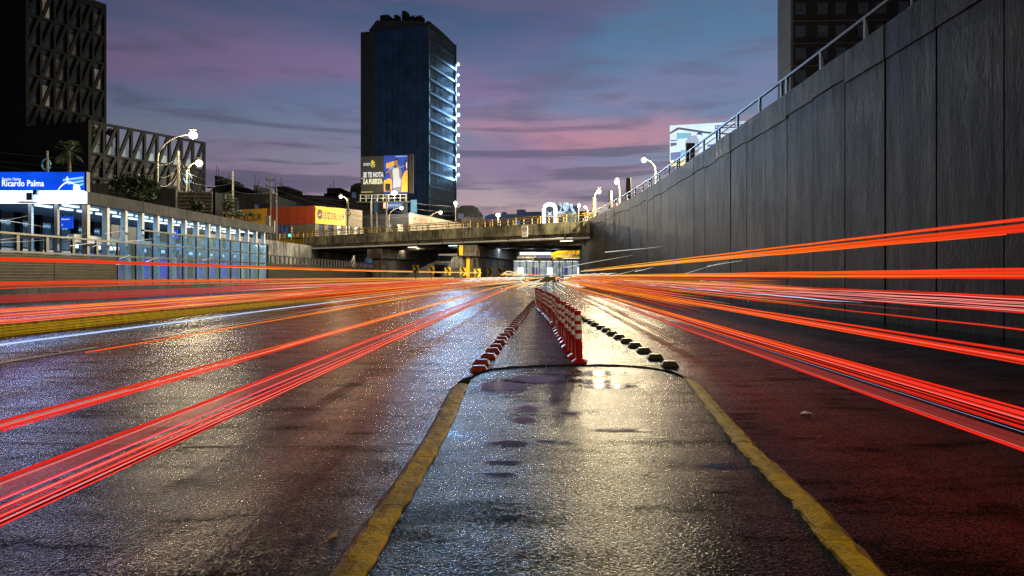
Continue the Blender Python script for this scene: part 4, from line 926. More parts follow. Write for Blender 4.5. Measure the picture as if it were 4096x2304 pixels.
for i in range(nb):
    a0, a1 = i * (RL - .6) / nb + RL * .08, (i + 1) * (RL - .6) / nb - .05
    MB().fbox(frR, a0, a1, 6.0, 8.1, -.3, -.02).build('sill_wall', 'cream_wall', store)
    for k in range(3): MB().fbox(frR, a0 + .05, a1, 8.2 + k * 1.05, 9.15 + k * 1.05, -.3, -.25).build('window', 'window_shop' if i > 1 else 'shop_blue', store)
    for k in range(3): MB().fpoly(frR, [(a0 + .05, 8.15 + k * 1.05), (a1, 8.5 + k * 1.05), (a1, 8.58 + k * 1.05), (a0 + .05, 8.23 + k * 1.05)], -.24, .02).build('sun_louvre', 'dark_steel', store)
for i, (a0, a1, mt) in enumerate(((.3, 6.2, 'cream_wall'), (6.4, 9.4, 'shop_blue'), (9.6, 10.8, 'cream_wall'), (11, 14.6, 'shop_blue'), (14.8, 16.2, 'cream_wall'), (16.4, 20.5, 'shop_blue'), (20.7, 22, 'cream_wall'), (22.2, 27, 'shop_blue'))):
    if a1 > LL: continue
    MB().fbox(frL, a0, a1, 6.0, zf0 - .03, -.3, .0 if mt == 'cream_wall' else -.2).build('pilaster' if mt == 'cream_wall' else 'shop_window', mt, store)
    if mt == 'shop_blue':
        for k in range(3): MB().fbox(frL, a0 + (a1 - a0) * k / 3, a0 + (a1 - a0) * k / 3 + .1, 6.1, zf0 - .1, -.18, -.05).build('window_bar', 'dark_steel', store)
# ---- white car store with red lettering
ch = thing('car_store', 'white walled store with red HONDA lettering behind the bridge', 'building', (XA(432, 140), 140, G))
frh = frame((XA(409.5, 140), 140, 0), (1, .30, 0), (.30, -1, 0)); Wc = XA(462, 140) - XA(409.5, 140)
MB().fpoly(frh, [(0, 5.5), (Wc, 5.5), (Wc, ZA(222, 140)), (0, ZA(212.5, 140))], -8, 0).build('wall', 'white_panel', ch)
textmesh('lettering', 'HONDA', 'honda_glow', ch, frh, 1.9, ZA(223.6, 140), 2.9, 1.15, .06, bold=.03, shear=.05)
m = MB(); m.fpoly(frh, [(.5, ZA(220.5, 140)), (1.05, ZA(216.5, 140)), (1.25, ZA(216.8, 140)), (.95, ZA(220.2, 140)), (1.6, ZA(223, 140)), (1.2, ZA(223.3, 140))], .05, .08); m.build('wing_emblem', 'honda_glow', ch)
textmesh('lettering', 'Honda', 'honda_glow', ch, frh, 5.6, ZA(225.4, 140), 1.6, .6, .06)
MB().fbox(frh, .3, Wc * .5, 7.0, 9.0, .003, .12).build('shop_window', 'window_shop', ch)
# ---- right side tower
rt = thing('right_tower', 'dark tower block above the right wall, its lit side put in as a paler edge colour', 'building', (45, 100, 7.9))
frr = frame((XA(790.5, 100), 100, 0), (1, -.04, 0), (-.04, -1, 0)); WR = 45
MB().fbox(frr, .42, WR, 7.8, 52, -5.6, 0).build('wall', 'right_tower', rt)
for k in range(9): MB().fbox(frr, 0, .4, 7.9 + k * 4.9, 7.9 + (k + 1) * 4.9 - .06, -6, .06).build('edge_panel', 'right_side_lit', rt)
for k in range(12):
    z0 = 9.9 + k * 3.28
    if z0 > 46: break
    MB().fbox(frr, .5, WR, z0 + 2.35, z0 + 2.5, .003, .10).build('floor_band', 'black', rt)
    for i in range(14):
        a0 = .7 + i * 2.9 + (i % 2) * .3
        MB().fbox(frr, a0, a0 + 1.5, z0, z0 + 1.75, .003, .05).build('window', 'window_dark', rt)
        MB().fbox(frr, a0 - .05, a0 + 1.55, z0 - .1, z0 - .01, .003, .12).build('sill', 'hotel_frame', rt)
# ---- lattice screen wall and garden wall behind the station
sw = thing('screen_wall', 'pale open breeze-block screen wall behind the station roof', 'wall', (XA(184, 74), 74, G))
frw = frame((XA(157, 74), 74, 0), (1, .12, 0), (.12, -1, 0)); WW = XA(209, 74) - XA(157, 74)
zc0, zc1 = 6.2, ZA(190, 74); ncol = 16; nrow = 11
m = MB()
for k in range(nrow):
    z0 = zc0 + (zc1 - zc0) * k / nrow; h = (zc1 - zc0) / nrow
    for i in range(ncol):
        a0 = WW * i / ncol; ww = WW / ncol; 
        MB().fpoly(frw, [(a0 + .04, z0 + h * .30), (a0 + ww * .5, z0 + h * .08), (a0 + ww - .04, z0 + h * .30), (a0 + ww - .04, z0 + h * .80), (a0 + ww * .5, z0 + h * .58), (a0 + .04, z0 + h * .80)], -.12, 0).build('screen_block', 'screen_wall', sw)
for i in range(ncol + 1): MB().fbox(frw, WW * i / ncol - .03, WW * i / ncol + .03, zc0, zc1, -.2, -.13).build('upright', 'galv', sw)
MB().fbox(frw, -.2, WW + .2, zc0, zc1 - .05, -3, -.6).build('backing_wall', 'low_building', sw)
gw = thing('garden_wall', 'plain grey wall at the left behind the station sign', 'wall', (XA(110, 66), 66, G))
for k in range(7): MB().box(XA(60, 66) + k * 1.6, XA(60, 66) + (k + 1) * 1.6 - .02, 66, 66.3, 6.2, ZA(181, 66) - k * .12).build('wall_panel', 'fascia_concrete', gw)

# ================================================================== trees
def leafcloud(name, c, rx, ry, rz, n, size, mat, parent, holes=.0):
    m = MB(); c = V(c)
    vs_ = []; fs = []
    clumps = [V((random.gauss(0, .45), random.gauss(0, .45), random.gauss(0, .42))) for _ in range(max(6, n // 160))]
    for i in range(n):
        q = random.choice(clumps) + V((random.gauss(0, .2), random.gauss(0, .2), random.gauss(0, .2)))
        if q.length > 1.08: q = q.normalized() * random.uniform(.75, 1.08)
        p = c + V((q.x * rx, q.y * ry, q.z * rz))
        a = V((random.gauss(0, 1), random.gauss(0, 1), random.gauss(0, .6))).normalized(); b_ = a.cross(V((random.gauss(0, 1), random.gauss(0, 1), random.gauss(0, 1)))).normalized()
        s_ = size * random.uniform(.6, 1.4); k = len(vs_)
        vs_ += [p - a * s_, p + b_ * s_ * .45, p + a * s_, p - b_ * s_ * .45]; fs.append((k, k + 1, k + 2, k + 3))
    m.add(vs_, fs); return m.build(name, mat, parent)
def tree(lab, px, py, Y, rx, rz, mat, n=1500, size=.16, zb=6.3):
    p = P(px, py, Y); r = thing('street_tree', lab, 'tree', (p.x, p.y, zb))
    leafcloud('crown', p, rx, rx * .9, rz, n, size, mat, r)
    tr = [(p.x, p.y, zb), (p.x + .05, p.y, (zb + p.z) / 2), (p.x - .05, p.y, p.z)]
    m = MB(); m.tube(tr, .18, 8, .07); m.tube([(p.x, p.y, p.z - rz * .7), (p.x + rx * .5, p.y, p.z + rz * .3)], .07, 6, .02); m.tube([(p.x, p.y, p.z - rz * .6), (p.x - rx * .5, p.y + .1, p.z + rz * .4)], .07, 6, .02); m.build('trunk', 'bark', r)
    return r
tree('large dark green bush rising behind the station roof', 134, 189, 60, 1.95, 1.45, 'leaf', 3800, .13)
tree('small green shrub below the pole by the pale screen wall', 194, 206, 68, .9, .7, 'leaf', 900, .12)
tree('loose dark tree between the screen wall and the store', 222, 206, 80, 1.9, 1.5, 'leaf_dark', 1500, .14)
tree('low flowering shrub above the station roof end', 240, 213, 78, 1.3, .7, 'leaf', 900, .12)
tree('small shrub on the hotel terrace at its near corner', 94, 131, 80, .9, .8, 'leaf_dark', 500, .16, 15.2)
tree('small shrub on the hotel terrace further right', 112, 134, 84, .9, .7, 'leaf_dark', 400, .16, 15.2)
# palm
p = P(69, 151, 70); pr = thing('palm_tree', 'dark fan palm before the hotel podium wall', 'tree', (p.x, p.y, 6.3))
MB().tube([(p.x + .2, p.y, 6.3), (p.x + .1, p.y, 10), (p.x, p.y, p.z)], .20, 8, .13).build('trunk', 'bark', pr)
for i in range(26):
    az = i * 2.4; el = random.uniform(-.75, 1.1); d = V((math.cos(az) * math.cos(el), math.sin(az) * math.cos(el), math.sin(el)))
    b0 = p + d * .8; m = MB(); m.tube([p, b0], .03, 4)
    sd_ = d.cross(V((0, 0, 1))).normalized(); up = sd_.cross(d)
    for k in range(9):
        t = (k - 4) / 4 * 1.25; dd = (d * math.cos(t) + sd_ * math.sin(t)) * random.uniform(.75, .95); tip = b0 + dd + V((0, 0, -.30 * dd.length - .25 * max(0, -el)))
        wv = up.cross(dd).normalized() * .05
        m.add([b0, b0 + dd * .5 + wv, tip, b0 + dd * .5 - wv], [(0, 1, 2, 3)])
    m.build('palm_leaf', 'leaf_dark', pr)

# ================================================================== billboards
# ---- gym billboard on a pole before the tower
YB = 150
gb = thing('gym_billboard', 'gym billboard with its floodlighting put into a glowing print and smart fit lettering on a tall column', 'billboard', (XA(403, YB + 1), YB + 1, G))
bu = V((1, -.10, 0)).normalized(); bnn = V((-.10, -1, 0)).normalized()
frg = frame((XA(361.2, YB), YB, 0), bu, bnn); z1, z0 = ZA(156.5, YB), ZA(193.5, YB); WB = (XA(408.6, YB) - XA(361.2, YB)) / bu.x; HB = z1 - z0
def gx(t): return t * WB
def gz(t): return z0 + t * HB + 0.0
gbp = MB().fbox(frg, 0, WB, z0, z1, -.35, 0).build('panel', 'billboard_dark', gb)
MB().fbox(frg, gx(.49), gx(.995), z0 + .05, z1 + .12, .003, .02).build('poster_picture', 'fit_blue', gbp)
textmesh('lettering', 'smart', 'fit_white', gbp, frg, gx(.05), gz(.745), gx(.155), HB * .09, .02, bold=.01)
textmesh('lettering', 'fit', 'fit_yellow', gbp, frg, gx(.215), gz(.745), gx(.08), HB * .155, .02, bold=.04)
m = MB(); n = 8
for i in range(n):
    t0, t1 = -2.6 + 2.1 * i / n, -2.6 + 2.1 * (i + 1) / n
    m.fpoly(frg, [(gx(.255) + .58 * math.cos(t0), gz(.77) + .55 * math.sin(t0)), (gx(.255) + .58 * math.cos(t1), gz(.77) + .55 * math.sin(t1)), (gx(.255) + .42 * math.cos(t1), gz(.77) + .42 * math.sin(t1)), (gx(.255) + .42 * math.cos(t0), gz(.77) + .42 * math.sin(t0))], .02, .025)
m.build('smile_emblem', 'fit_yellow', gbp)
textmesh('lettering', 'SE TE NOTA', 'fit_white', gbp, frg, gx(.045), gz(.43), gx(.44), HB * .145, .024, bold=.05)
textmesh('lettering', 'LA FUERZA', 'fit_yellow', gbp, frg, gx(.045), gz(.245), gx(.42), HB * .15, .021, bold=.09, shear=.12)
textmesh('lettering', 'LA FUERZA', 'fit_white', gbp, frg, gx(.048), gz(.252), gx(.412), HB * .135, .028, bold=.03, shear=.12)
MB().fbox(frg, gx(0), gx(.09), gz(.405), gz(.417), .003, .02).build('poster_line', 'fit_white', gbp)
MB().fbox(frg, gx(.0), gx(.25), gz(.03), gz(.045), .003, .02).build('poster_line', 'fit_yellow', gbp)
def pp(nm, pts, mat, d): MB().fpoly(frg, [(gx(a), gz(b)) for a, b in pts], d, d + .006).build(nm, mat, gbp)
pp('poster_shape', [(.54, .66), (.71, .74), (.71, .86), (.54, .80)], 'fit_orange', .024)
pp('poster_shape', [(.49, .05), (.66, .05), (.66, .36), (.60, .40), (.49, .34)], 'fit_orange', .024)
pp('poster_shape', [(.52, .06), (.63, .06), (.63, .26), (.52, .26)], 'fit_dark', .032)
pp('poster_shape', [(.86, .03), (.995, .03), (.995, .62), (.93, .56), (.88, .40)], 'fit_orange', .024)
pp('poster_shape', [(.74, 1.0), (.995, 1.0), (.995, .98), (.74, .965)], 'fit_lightblue', .024)
# printed figure: vest, trousers, arms, head, hair and barbell
pp('poster_figure', [(.68, .14), (.85, .16), (.85, .02), (.68, .02)], 'fit_steel', .040)
pp('poster_figure', [(.68, .14), (.85, .17), (.865, .40), (.85, .62), (.80, .69), (.73, .69), (.675, .62), (.69, .40)], 'fit_white', .048)
pp('poster_figure', [(.675, .60), (.64, .40), (.60, .56), (.575, .62), (.605, .66), (.635, .52), (.655, .36), (.69, .44)], 'fit_skin', .056)
pp('poster_figure', [(.85, .62), (.875, .52), (.85, .34), (.825, .42), (.815, .60), (.79, .72), (.82, .76), (.845, .60)], 'fit_skin', .064)
pp('poster_figure', [(.735, .68), (.775, .66), (.79, .74), (.79, .86), (.765, .91), (.725, .90), (.715, .80), (.72, .73)], 'fit_skin', .070)
pp('poster_figure', [(.72, .86), (.735, .93), (.77, .935), (.80, .90), (.795, .80), (.785, .87), (.75, .895)], 'fit_dark', .078)
pp('poster_figure', [(.72, .76), (.725, .70), (.75, .665), (.765, .70), (.745, .73)], 'fit_dark', .079)
pp('poster_figure', [(.52, .565), (.97, .76), (.97, .73), (.52, .535)], 'fit_steel', .046)
pp('poster_figure', [(.935, .86), (.955, .88), (.985, .87), (.995, .74), (.985, .62), (.955, .60), (.93, .66)], 'fit_dark', .086)
pp('poster_figure', [(.972, .85), (.99, .80), (.99, .68), (.972, .64), (.962, .74)], 'fit_white', .094)
pp('poster_figure', [(.49, .50), (.505, .60), (.525, .60), (.53, .50), (.515, .42)], 'fit_dark', .086)
pp('poster_figure', [(.58, .70), (.68, .72), (.72, .66), (.62, .63)], 'fit_lightblue', .052)
# catwalk and floodlights
zc = ZA(202.5, YB)
MB().fbox(frg, -.6, WB + 1.0, zc - .12, zc + .05, .1, 1.4).build('catwalk', 'galv', gb)
for k in range(9): MB().tube([frg(.3 + k * (WB - .3) / 8, zc, 1.35), frg(.3 + k * (WB - .3) / 8, zc + 1.5, 1.35)], .06, 5).build('catwalk_post', 'white_metal', gb)
for z in (.75, 1.5): MB().tube([frg(.2, zc + z, 1.36), frg(WB + .2, zc + z, 1.36)], .05, 5).build('catwalk_rail', 'white_metal', gb)
MB().ball(frg(gx(.74), z0 - .1, .9), .75, .4, .5).build('floodlight', 'lamp_white', gb)
bulb_light('flood_light', frg(gx(.74), z0 - .1, 1.6), .4, 60, (1, .93, .8), gb)
for k in range(3): MB().fbox(frg, 1.0 + k * 2.2, 2.0 + k * 2.2, zc + 1.0, zc + 1.45, .3, .9).build('floodlight_housing', 'galv', gb)
MB().fbox(frg, gx(.985) + .3, gx(1.0) + 1.1, z0, z1 + .4, -.9, -.3).build('side_frame', 'dark_steel', gb)
zp0 = ZA(209.5, YB)
MB().fbox(frg, gx(.52), gx(.93), zp0, zp0 + 1.35, 1.42, 1.5).build('owner_plate', 'ad_blue', gb)
MB().fbox(frg, gx(.525), gx(.62), zp0 + .04, zp0 + 1.31, 1.503, 1.52).build('owner_mark', 'fit_orange', gb)
m = MB(); m.fpoly(frg, [(gx(.572) + .45 * math.cos(t * .524), zp0 + .68 + .55 * math.sin(t * .524)) for t in range(12)], 1.525, 1.53); m.build('owner_mark', 'fit_white', gb)
textmesh('lettering', 'PUNTOVISUAL', 'fit_white', gb, frg, gx(.63), zp0 + .42, gx(.28), .5, 1.52, bold=.01)
MB().lathe(frg(gx(.90), 5.5, -.9), [(.75, 0), (.75, zc - 5.6), (.6, zc + 6 - 5.5)], 14).build('column', 'tower_strip', gb)
# ---- bright billboard above the right wall
YR = 88
rb = thing('airport_billboard', 'white billboard with its lighting put into a glowing print, behind the railing of the right wall', 'billboard', (XA(690, YR), YR, 7.9))
ru_ = V((1, -.28, 0)).normalized(); rnn = V((-.28, -1, 0)).normalized(); pA = P(669.8, 127, YR); pB = P(672.5, 160, YR)
frq = frame((pA.x, YR, 0), ru_, rnn); WQ = 9.7; zq1, zq0 = ZA(125.5, YR), ZA(160.5, YR); HQ = zq1 - zq0
rbp = MB().fbox(frq, 0, WQ, zq0, zq1, -.4, 0).build('panel', 'ad_white', rb)
def qp(pts, mat, d): MB().fpoly(frq, [(a * WQ, zq0 + b * HQ) for a, b in pts], d, d + .006).build('poster_shape', mat, rbp)
qp([(0, .80), (.10, .93), (.13, .93), (.45, .78), (.85, .66), (.85, .62), (.45, .72), (.12, .87), (0, .75)], 'ad_grey', .004)
qp([(.09, .60), (.28, .62), (.28, .76), (.09, .78)], 'ad_cyan', .004)
qp([(.01, .58), (.10, .58), (.10, .555), (.01, .55)], 'ad_navy', .004)
qp([(.01, .40), (.09, .43), (.09, .50), (.01, .50)], 'ad_grey', .004)
qp([(.01, .0), (.14, .04), (.14, .24), (.01, .22)], 'ad_blue', .004)
qp([(.14, .10), (.30, .12), (.30, .30), (.14, .28)], 'ad_cyan', .004)
qp([(.48, .40), (.95, .42), (.95, .38), (.48, .34)], 'ad_blue', .004)
qp([(.55, .12), (.75, .16), (.75, .22), (.55, .18)], 'ad_cyan', .004)
qp([(.22, .52), (.24, .66), (.33, .68), (.37, .62), (.39, .30), (.25, .30)], 'ad_shirt', .014)
qp([(.20, .50), (.24, .64), (.25, .50), (.21, .42)], 'ad_shirt', .022)
qp([(.35, .66), (.37, .73), (.40, .73), (.42, .64), (.40, .56), (.36, .58)], 'ad_white', .022)
qp([(.34, .68), (.36, .75), (.40, .755), (.42, .70), (.42, .60), (.41, .68), (.37, .70)], 'ad_navy', .030)
qp([(.40, .54), (.48, .56), (.62, .68), (.61, .71), (.48, .62), (.40, .60)], 'ad_white', .022)
qp([(.26, .28), (.38, .28), (.37, .0), (.33, .0), (.32, .2), (.31, .0), (.27, .0)], 'ad_shirt', .022)
MB().fbox(frq, WQ * .58, WQ * .96, zq0 + HQ * .83, zq0 + HQ * .925, .01, .02).build('text_band', 'ad_navy', rbp)
textmesh('lettering', '¡Ya lo sabes!', 'ad_navy', rbp, frq, WQ * .77, zq0 + HQ * .94, WQ * .19, HQ * .05, .02, shear=.2)
textmesh('lettering', 'EL NUEVO JORGE CHÁVEZ', 'tres_white', rbp, frq, WQ * .59, zq0 + HQ * .85, WQ * .36, HQ * .06, .026, bold=.01, shear=.2)
textmesh('lettering', 'MORALES DUÁREZ', 'ad_navy', rbp, frq, WQ * .70, zq0 + HQ * .755, WQ * .26, HQ * .05, .02, shear=.2)
MB().fbox(frq, .1, WQ, zq0 - .75, zq0 - .05, -.5, .25).build('lamp_tray', 'galv', rb)
for k in (.25, .65): MB().tube([frq(WQ * k, 7.8, -.7), frq(WQ * k, zq0 + 2, -.7)], .22, 8).build('column', 'galv', rb)
# ---- neon framed billboard far behind the bridge
YT = 150
tb = thing('neon_billboard', 'distant billboard with glowing white arch outline and cut-out figure', 'billboard', (XA(560, YT), YT, 6))
frt = frame((XA(542, YT), YT, 0), (1, 0, 0), (0, -1, 0)); sT = YT / F
def tx(px): return (px - 542) * sT
def tz(py): return ZA(py, YT)
MB().fbox(frt, tx(545), tx(578), tz(232), tz(205.5), -.4, 0).build('panel', 'tres_blue', tb)
arc = [(tx(544), tz(231)), (tx(544), tz(209))] + [(tx(549.7 - 5.7 * math.cos(t)), tz(209) + 1.0 * math.sin(t)) for t in [math.pi * i / 8 for i in range(1, 8)]] + [(tx(555.4), tz(209)), (tx(555.4), tz(231))]
MB().tube([frt(a, z, .45) for a, z in arc], .42, 8).build('neon_arch', 'neon', tb)
textmesh('lettering', 'TRES', 'tres_white', tb, frt, tx(547), tz(218.0), tx(553) - tx(547), .45, .03, bold=.02)
m = MB()
for a, b_ in (((547.6, 215.6), (552, 212)), ((547.6, 212), (552, 215.6))):
    dx = .10; m.fpoly(frt, [(tx(a[0]), tz(a[1]) - dx), (tx(b_[0]), tz(b_[1]) - dx), (tx(b_[0]), tz(b_[1]) + dx), (tx(a[0]), tz(a[1]) + dx)], .03 + (.012 if a[1] < 213 else 0), .04 + (.012 if a[1] < 213 else 0))
m.build('cross_emblem', 'tres_white', tb)
textmesh('lettering', 'DISFRUTA', 'tres_white', tb, frt, tx(555 + 1.3), tz(214.0), tx(566.5) - tx(556), .60, .03, bold=.02)
textmesh('lettering', 'CON "LOS 4', 'tres_white', tb, frt, tx(555 + 1.3), tz(217.3), tx(567.5) - tx(556), .60, .03, bold=.02)
def tp(pts, mat, d): MB().fpoly(frt, [(tx(a), tz(b)) for a, b in pts], d, d + .15).build('cutout_figure', mat, tb)
tp([(562, 226), (577.5, 226), (577, 216), (572, 211.5), (566, 211.5), (563, 216)], 'tres_shirt', .05)
tp([(562.5, 206.5), (563.5, 203.2), (566, 202.3), (568.5, 203.2), (569.3, 207), (568, 210.5), (566, 211.6), (563.8, 210)], 'tres_skin', .25)
tp([(558.5, 213.5), (561, 207.5), (559, 205), (560.5, 203.6), (562.3, 204.6), (562, 208), (560.8, 211)], 'tres_skin', .45)
tp([(569.5, 204.8), (571.5, 203.5), (573, 205.2), (572.5, 208), (576, 213), (574, 214.5), (570.5, 209)], 'tres_skin', .45)
MB().fbox(frt, tx(556), tx(564), tz(230), tz(222.5), .2, .5).build('lit_base', 'neon', tb)
MB().fbox(frt, tx(565.5), tx(573), tz(230), tz(223), .2, .5).build('lit_base', 'neon', tb)
for px in (549, 554.5, 560): MB().tube([frt(tx(px), tz(206), -.2), frt(tx(px), tz(202), -.2)], .08, 5).build('top_rod', 'white_metal', tb)
MB().tube([frt(tx(560), 6.5, -1), frt(tx(560), tz(210), -1)], .4, 8).build('column', 'galv', tb)

# ================================================================== street lamps, poles, cables, signals
def lamp(lab, px, py, Y, pole_px, zb, mat='lamp_warm', size=.34, pole='galv', world=None, dim=1):
    h = V(world) if world else P(px, py, Y); Y = h.y; bx = pole_px if world else XA(pole_px, Y); r = thing('street_lamp', lab, 'street lamp', (bx, Y, zb), 'lit street lamps')
    sgn = 1 if h.x > bx else -1; dx = h.x - bx
    if abs(dx) > .3:
        pts_ = [(bx, Y, zb), (bx, Y, h.z - max(1.2, abs(dx) * .7))]
        zz0 = pts_[-1][2]
        for i in range(1, 8):
            t = i / 7; pts_.append((bx + dx * (1 - math.cos(t * math.pi / 2)), Y, zz0 + (h.z + .1 - zz0) * math.sin(t * math.pi / 2)))
    else: pts_ = [(bx, Y, zb), (bx, Y, h.z - .1)]
    MB().tube(pts_, .10, 8, .05).build('pole', pole, r)
    m = MB(); m.fpoly(frame((h.x, Y, h.z), (1, 0, 0), (0, -1, 0)), [(-size * .6, size * .90), (size * .6, size * .90), (size * .4, size * 1.1), (-size * .3, size * 1.08)], -.2, .2); lh = m.build('lamp_head', 'galv', r)
    m = MB(); m.ball((h.x, Y, h.z), size * .74, size * .74, size * .66, 20, 12); m.build('lamp_bulb', mat, lh, smooth=True)
    bulb_light('lamp_light', h - V((0, 0, size * 1.12)), size * .42, LAMP[mat][0] * dim * 3.3, LAMP[mat][1], r)
    return r
lamp('tall warm street lamp on a curved arm, upper of the left pair', 193, 135, 75, 157.5, 6.3, size=.62, dim=.6)
lamp('warm street lamp on a curved arm, lower of the left pair', 199, 163, 82, 186.5, 6.3, size=.58, dim=.6)
lamp('warm street lamp above the store roof corner', 341, 196.5, 118, 348, 6.3, size=.45)
lamp('warm street lamp under the gym billboard', 401.5, 208, 138, 389, 6.6, size=.55)
lamp('warm street lamp beside the white store with red lettering', 440.5, 212.5, 136, 428, 6.6, size=.5)
lamp('warm street lamp at the right foot of the glass tower', 455.5, 203, 145, 455.5, 6.6, size=.55)
lamp('warm street lamp above the bridge railing centre', 498, 215, 130, 498, 6.9, size=.6)
lamp('highest white street lamp over the right wall', 644, 160, 72, 656, 7.9, 'lamp_white', .40)
lamp('white street lamp left of the brown post on the right wall', 617, 182, 80, 620, 7.9, 'lamp_white', .42)
lamp('white street lamp on the wooden pole at the bridge end', 598.8, 191.5, 88, 594, 7.9, 'lamp_white', .42)
lamp('small white lamp on the red mast by the neon billboard', 579, 205, 170, 578.4, 6.6, 'lamp_white', .5)
lamp('small white lamp right of the red mast', 585.2, 207, 170, 588, 6.6, 'lamp_white', .5)
lamp('small amber lamp before the far house under the bridge', 526.3, 249.5, 175, 525, 0, 'amber_light', .4)
lamp('unlit-looking thin street lamp before the hotel wing', 180, 173, 95, 172, 6.3, 'strip_warm', .2)
# lamps of the same rows standing outside the picture: left edge and behind the camera
lamp('street lamp beyond the left edge of the picture', 0, 0, 0, -52, 6.3, world=(-47.5, 58, 17.6), size=.5, dim=.3)
lamp('street lamp on the right wall behind the camera', 0, 0, 0, 11.4, 7.9, world=(8.8, -12, 14), size=.42, dim=1.3)
def pole(lab, px, py, Y, zb, r0=.16, cross=0, coil=None, mat='galv', twin=0):
    p = P(px, py, Y); r = thing('utility_pole', lab, 'pole', (p.x, Y, zb), 'utility poles')
    MB().tube([(p.x, Y, zb), (p.x, Y, p.z)], r0, 8, r0 * .7).build('shaft', mat, r)
    if twin: MB().tube([(p.x + .8, Y + .3, zb), (p.x + .8, Y + .3, p.z - 2)], r0, 8, r0 * .7).build('shaft', mat, r)
    for k in range(cross): MB().box(p.x - .7, p.x + .9, Y - .09, Y + .09, p.z - .8 - k * 1.1, p.z - .68 - k * 1.1).build('crossarm', 'dark_steel', r)
    for k in range(cross):
        for dx in (-.6, .8): MB().lathe((p.x + dx, Y, p.z - .68 - k * 1.1), [(.05, 0), (.08, .1), (.05, .2), (.07, .3), (.03, .38)], 8).build('insulator', 'dark_steel', r)
    if coil:
        zc_ = ZA(coil, Y); MB().tube([(p.x + .05 + .42 * math.cos(t), Y - .25, zc_ + .55 * math.sin(t)) for t in [2 * math.pi * i / 14 for i in range(15)]], .07, 6).build('cable_coil', 'cable_coil_blue' if Y < 100 else 'black', r)
    return r
pole('short concrete pole beside the dark bush', 157, 161, 70, 6.3, .17)
pole('tall wooden pole between the two left lamps', 178.5, 151, 78, 6.3, .2)
pole('concrete pole with a blue cable coil', 188.5, 168, 76, 6.3, .16, coil=179)
pole('slim pole standing alone left of the orange store', 233, 171, 88, 6.3, .16)
pole('twin pole with crossarms and insulators before the orange store', 270.5, 175, 105, 6.3, .17, cross=4, twin=1)
pole('dark pole with cable coil before the yellow fascia', 348, 198, 117, 6.5, .2, coil=213, mat='dark_steel')
pole('pair of pale poles left of the billboard column', 371.5, 201, 120, 6.6, .18, twin=1)
pole('pale pole right of the billboard column', 386.5, 196, 119, 6.6, .16)
pole('wooden pole at the bridge end by the right wall', 594, 197, 87, 7.9, .3, mat='bark')
pole('black pole with transformer at the bridge end', 610.5, 191, 80, 7.9, .3, mat='black')
pole('pale brown post above the right wall', 628.5, 178, 68, 7.9, .35, mat='cream_wall')
pole('short pole with a coil left of the palm', 47.5, 151, 68, 6.3, .15, coil=165)
r = thing('red_mast', 'red and white mast beside the neon billboard', 'mast', (XA(577.2, 172), 172, 6.6))
for k in range(4): MB().tube([(XA(577.2, 172), 172, 6.6 + k * 2.6), (XA(577.2, 172), 172, 6.6 + (k + 1) * 2.6 - .01)], .22, 6).build('mast_section', 'sign_red' if k % 2 else 'sign_white', r)
def signal(lab, px, py, Y, zb, col, size=1.0):
    p = P(px, py, Y); r = thing('traffic_light', lab, 'traffic light', (p.x, Y, zb))
    hs_ = MB().box(p.x - .18 * size, p.x + .18 * size, Y - .14, Y + .14, p.z - .55 * size, p.z + .6 * size).build('housing', 'black', r)
    MB().tube([(p.x, Y + .2, zb), (p.x, Y + .2, p.z + .4)], .07, 6).build('post', 'dark_steel', r)
    for k, c_ in enumerate(('green_light', 'amber_light', 'red_light')):
        zz_ = p.z - .35 * size + k * .37 * size; m = MB(); m.tube([(p.x, Y - .142, zz_), (p.x, Y - .20, zz_)], .135 * size, 10); m.build('signal_lens', c_ if c_ == col else 'dark_steel', hs_)
signal('traffic light showing green on the ramp before the orange store', 290, 232, 112, 6.4, 'green_light', 1.6)
signal('traffic light beside the twin pole at the station end', 273, 227, 100, 6.3, 'green_light', 1.5)
signal('dark traffic light left of the twin pole', 268, 222.5, 100, 6.3, 'none', 1.6)
signal('red traffic light glowing above the right wall', 616.5, 208.5, 76, 7.9, 'red_light', 1.0)
signal('dark traffic light silhouetted before the white billboard', 690, 158, 42, 7.9, 'none', 1.5)
def cable(i, a, b_, sag, lab):
    a, b_ = V(a), V(b_); n = 14
    pts_ = [a.lerp(b_, t) - V((0, 0, sag * 4 * t * (1 - t))) for t in [k / n for k in range(n + 1)]]
    MB().tube(pts_, .022, 4).build('overhead_cable', 'cable', label=lab, cat='cable', group='overhead cables')
PT = [(XA(157, 70), 70, ZA(164, 70)), (XA(178.5, 78), 78, ZA(155, 78)), (XA(188.5, 76), 76, ZA(172, 76)), (XA(233, 88), 88, ZA(175, 88)), (XA(270.5, 105), 105, ZA(180, 105)), (XA(348, 117), 117, ZA(201, 117)), (XA(371.5, 120), 120, ZA(203, 120)), (XA(386.5, 119), 119, ZA(198, 119)), (XA(455, 150), 150, ZA(206, 150)), (XA(47.5, 68), 68, ZA(155, 68)), (-70, 60, 17), (XA(598, 150), 150, 15)]
ci = 0
PN = ['pole by the bush', 'tall wooden pole', 'pole with blue coil', 'slim lone pole', 'twin pole with crossarms', 'dark pole by the yellow fascia', 'pair of pale poles', 'pale pole by the billboard', 'glass tower foot', 'pole by the palm', 'left picture edge']
for (a, b_) in ((10, 9), (9, 0), (0, 1), (1, 2), (2, 3), (3, 4), (4, 5), (5, 6), (6, 7), (7, 8)):
    for k in range(3):
        A_, B_ = PT[a], PT[b_]
        cable(ci, (A_[0], A_[1], A_[2] - k * .9 - random.uniform(0, .3)), (B_[0], B_[1], B_[2] - k * .9 - random.uniform(0, .3)), random.uniform(.25, .9), ('upper', 'middle', 'lower')[k] + ' cable between ' + PN[a] + ' and ' + PN[b_]); ci += 1
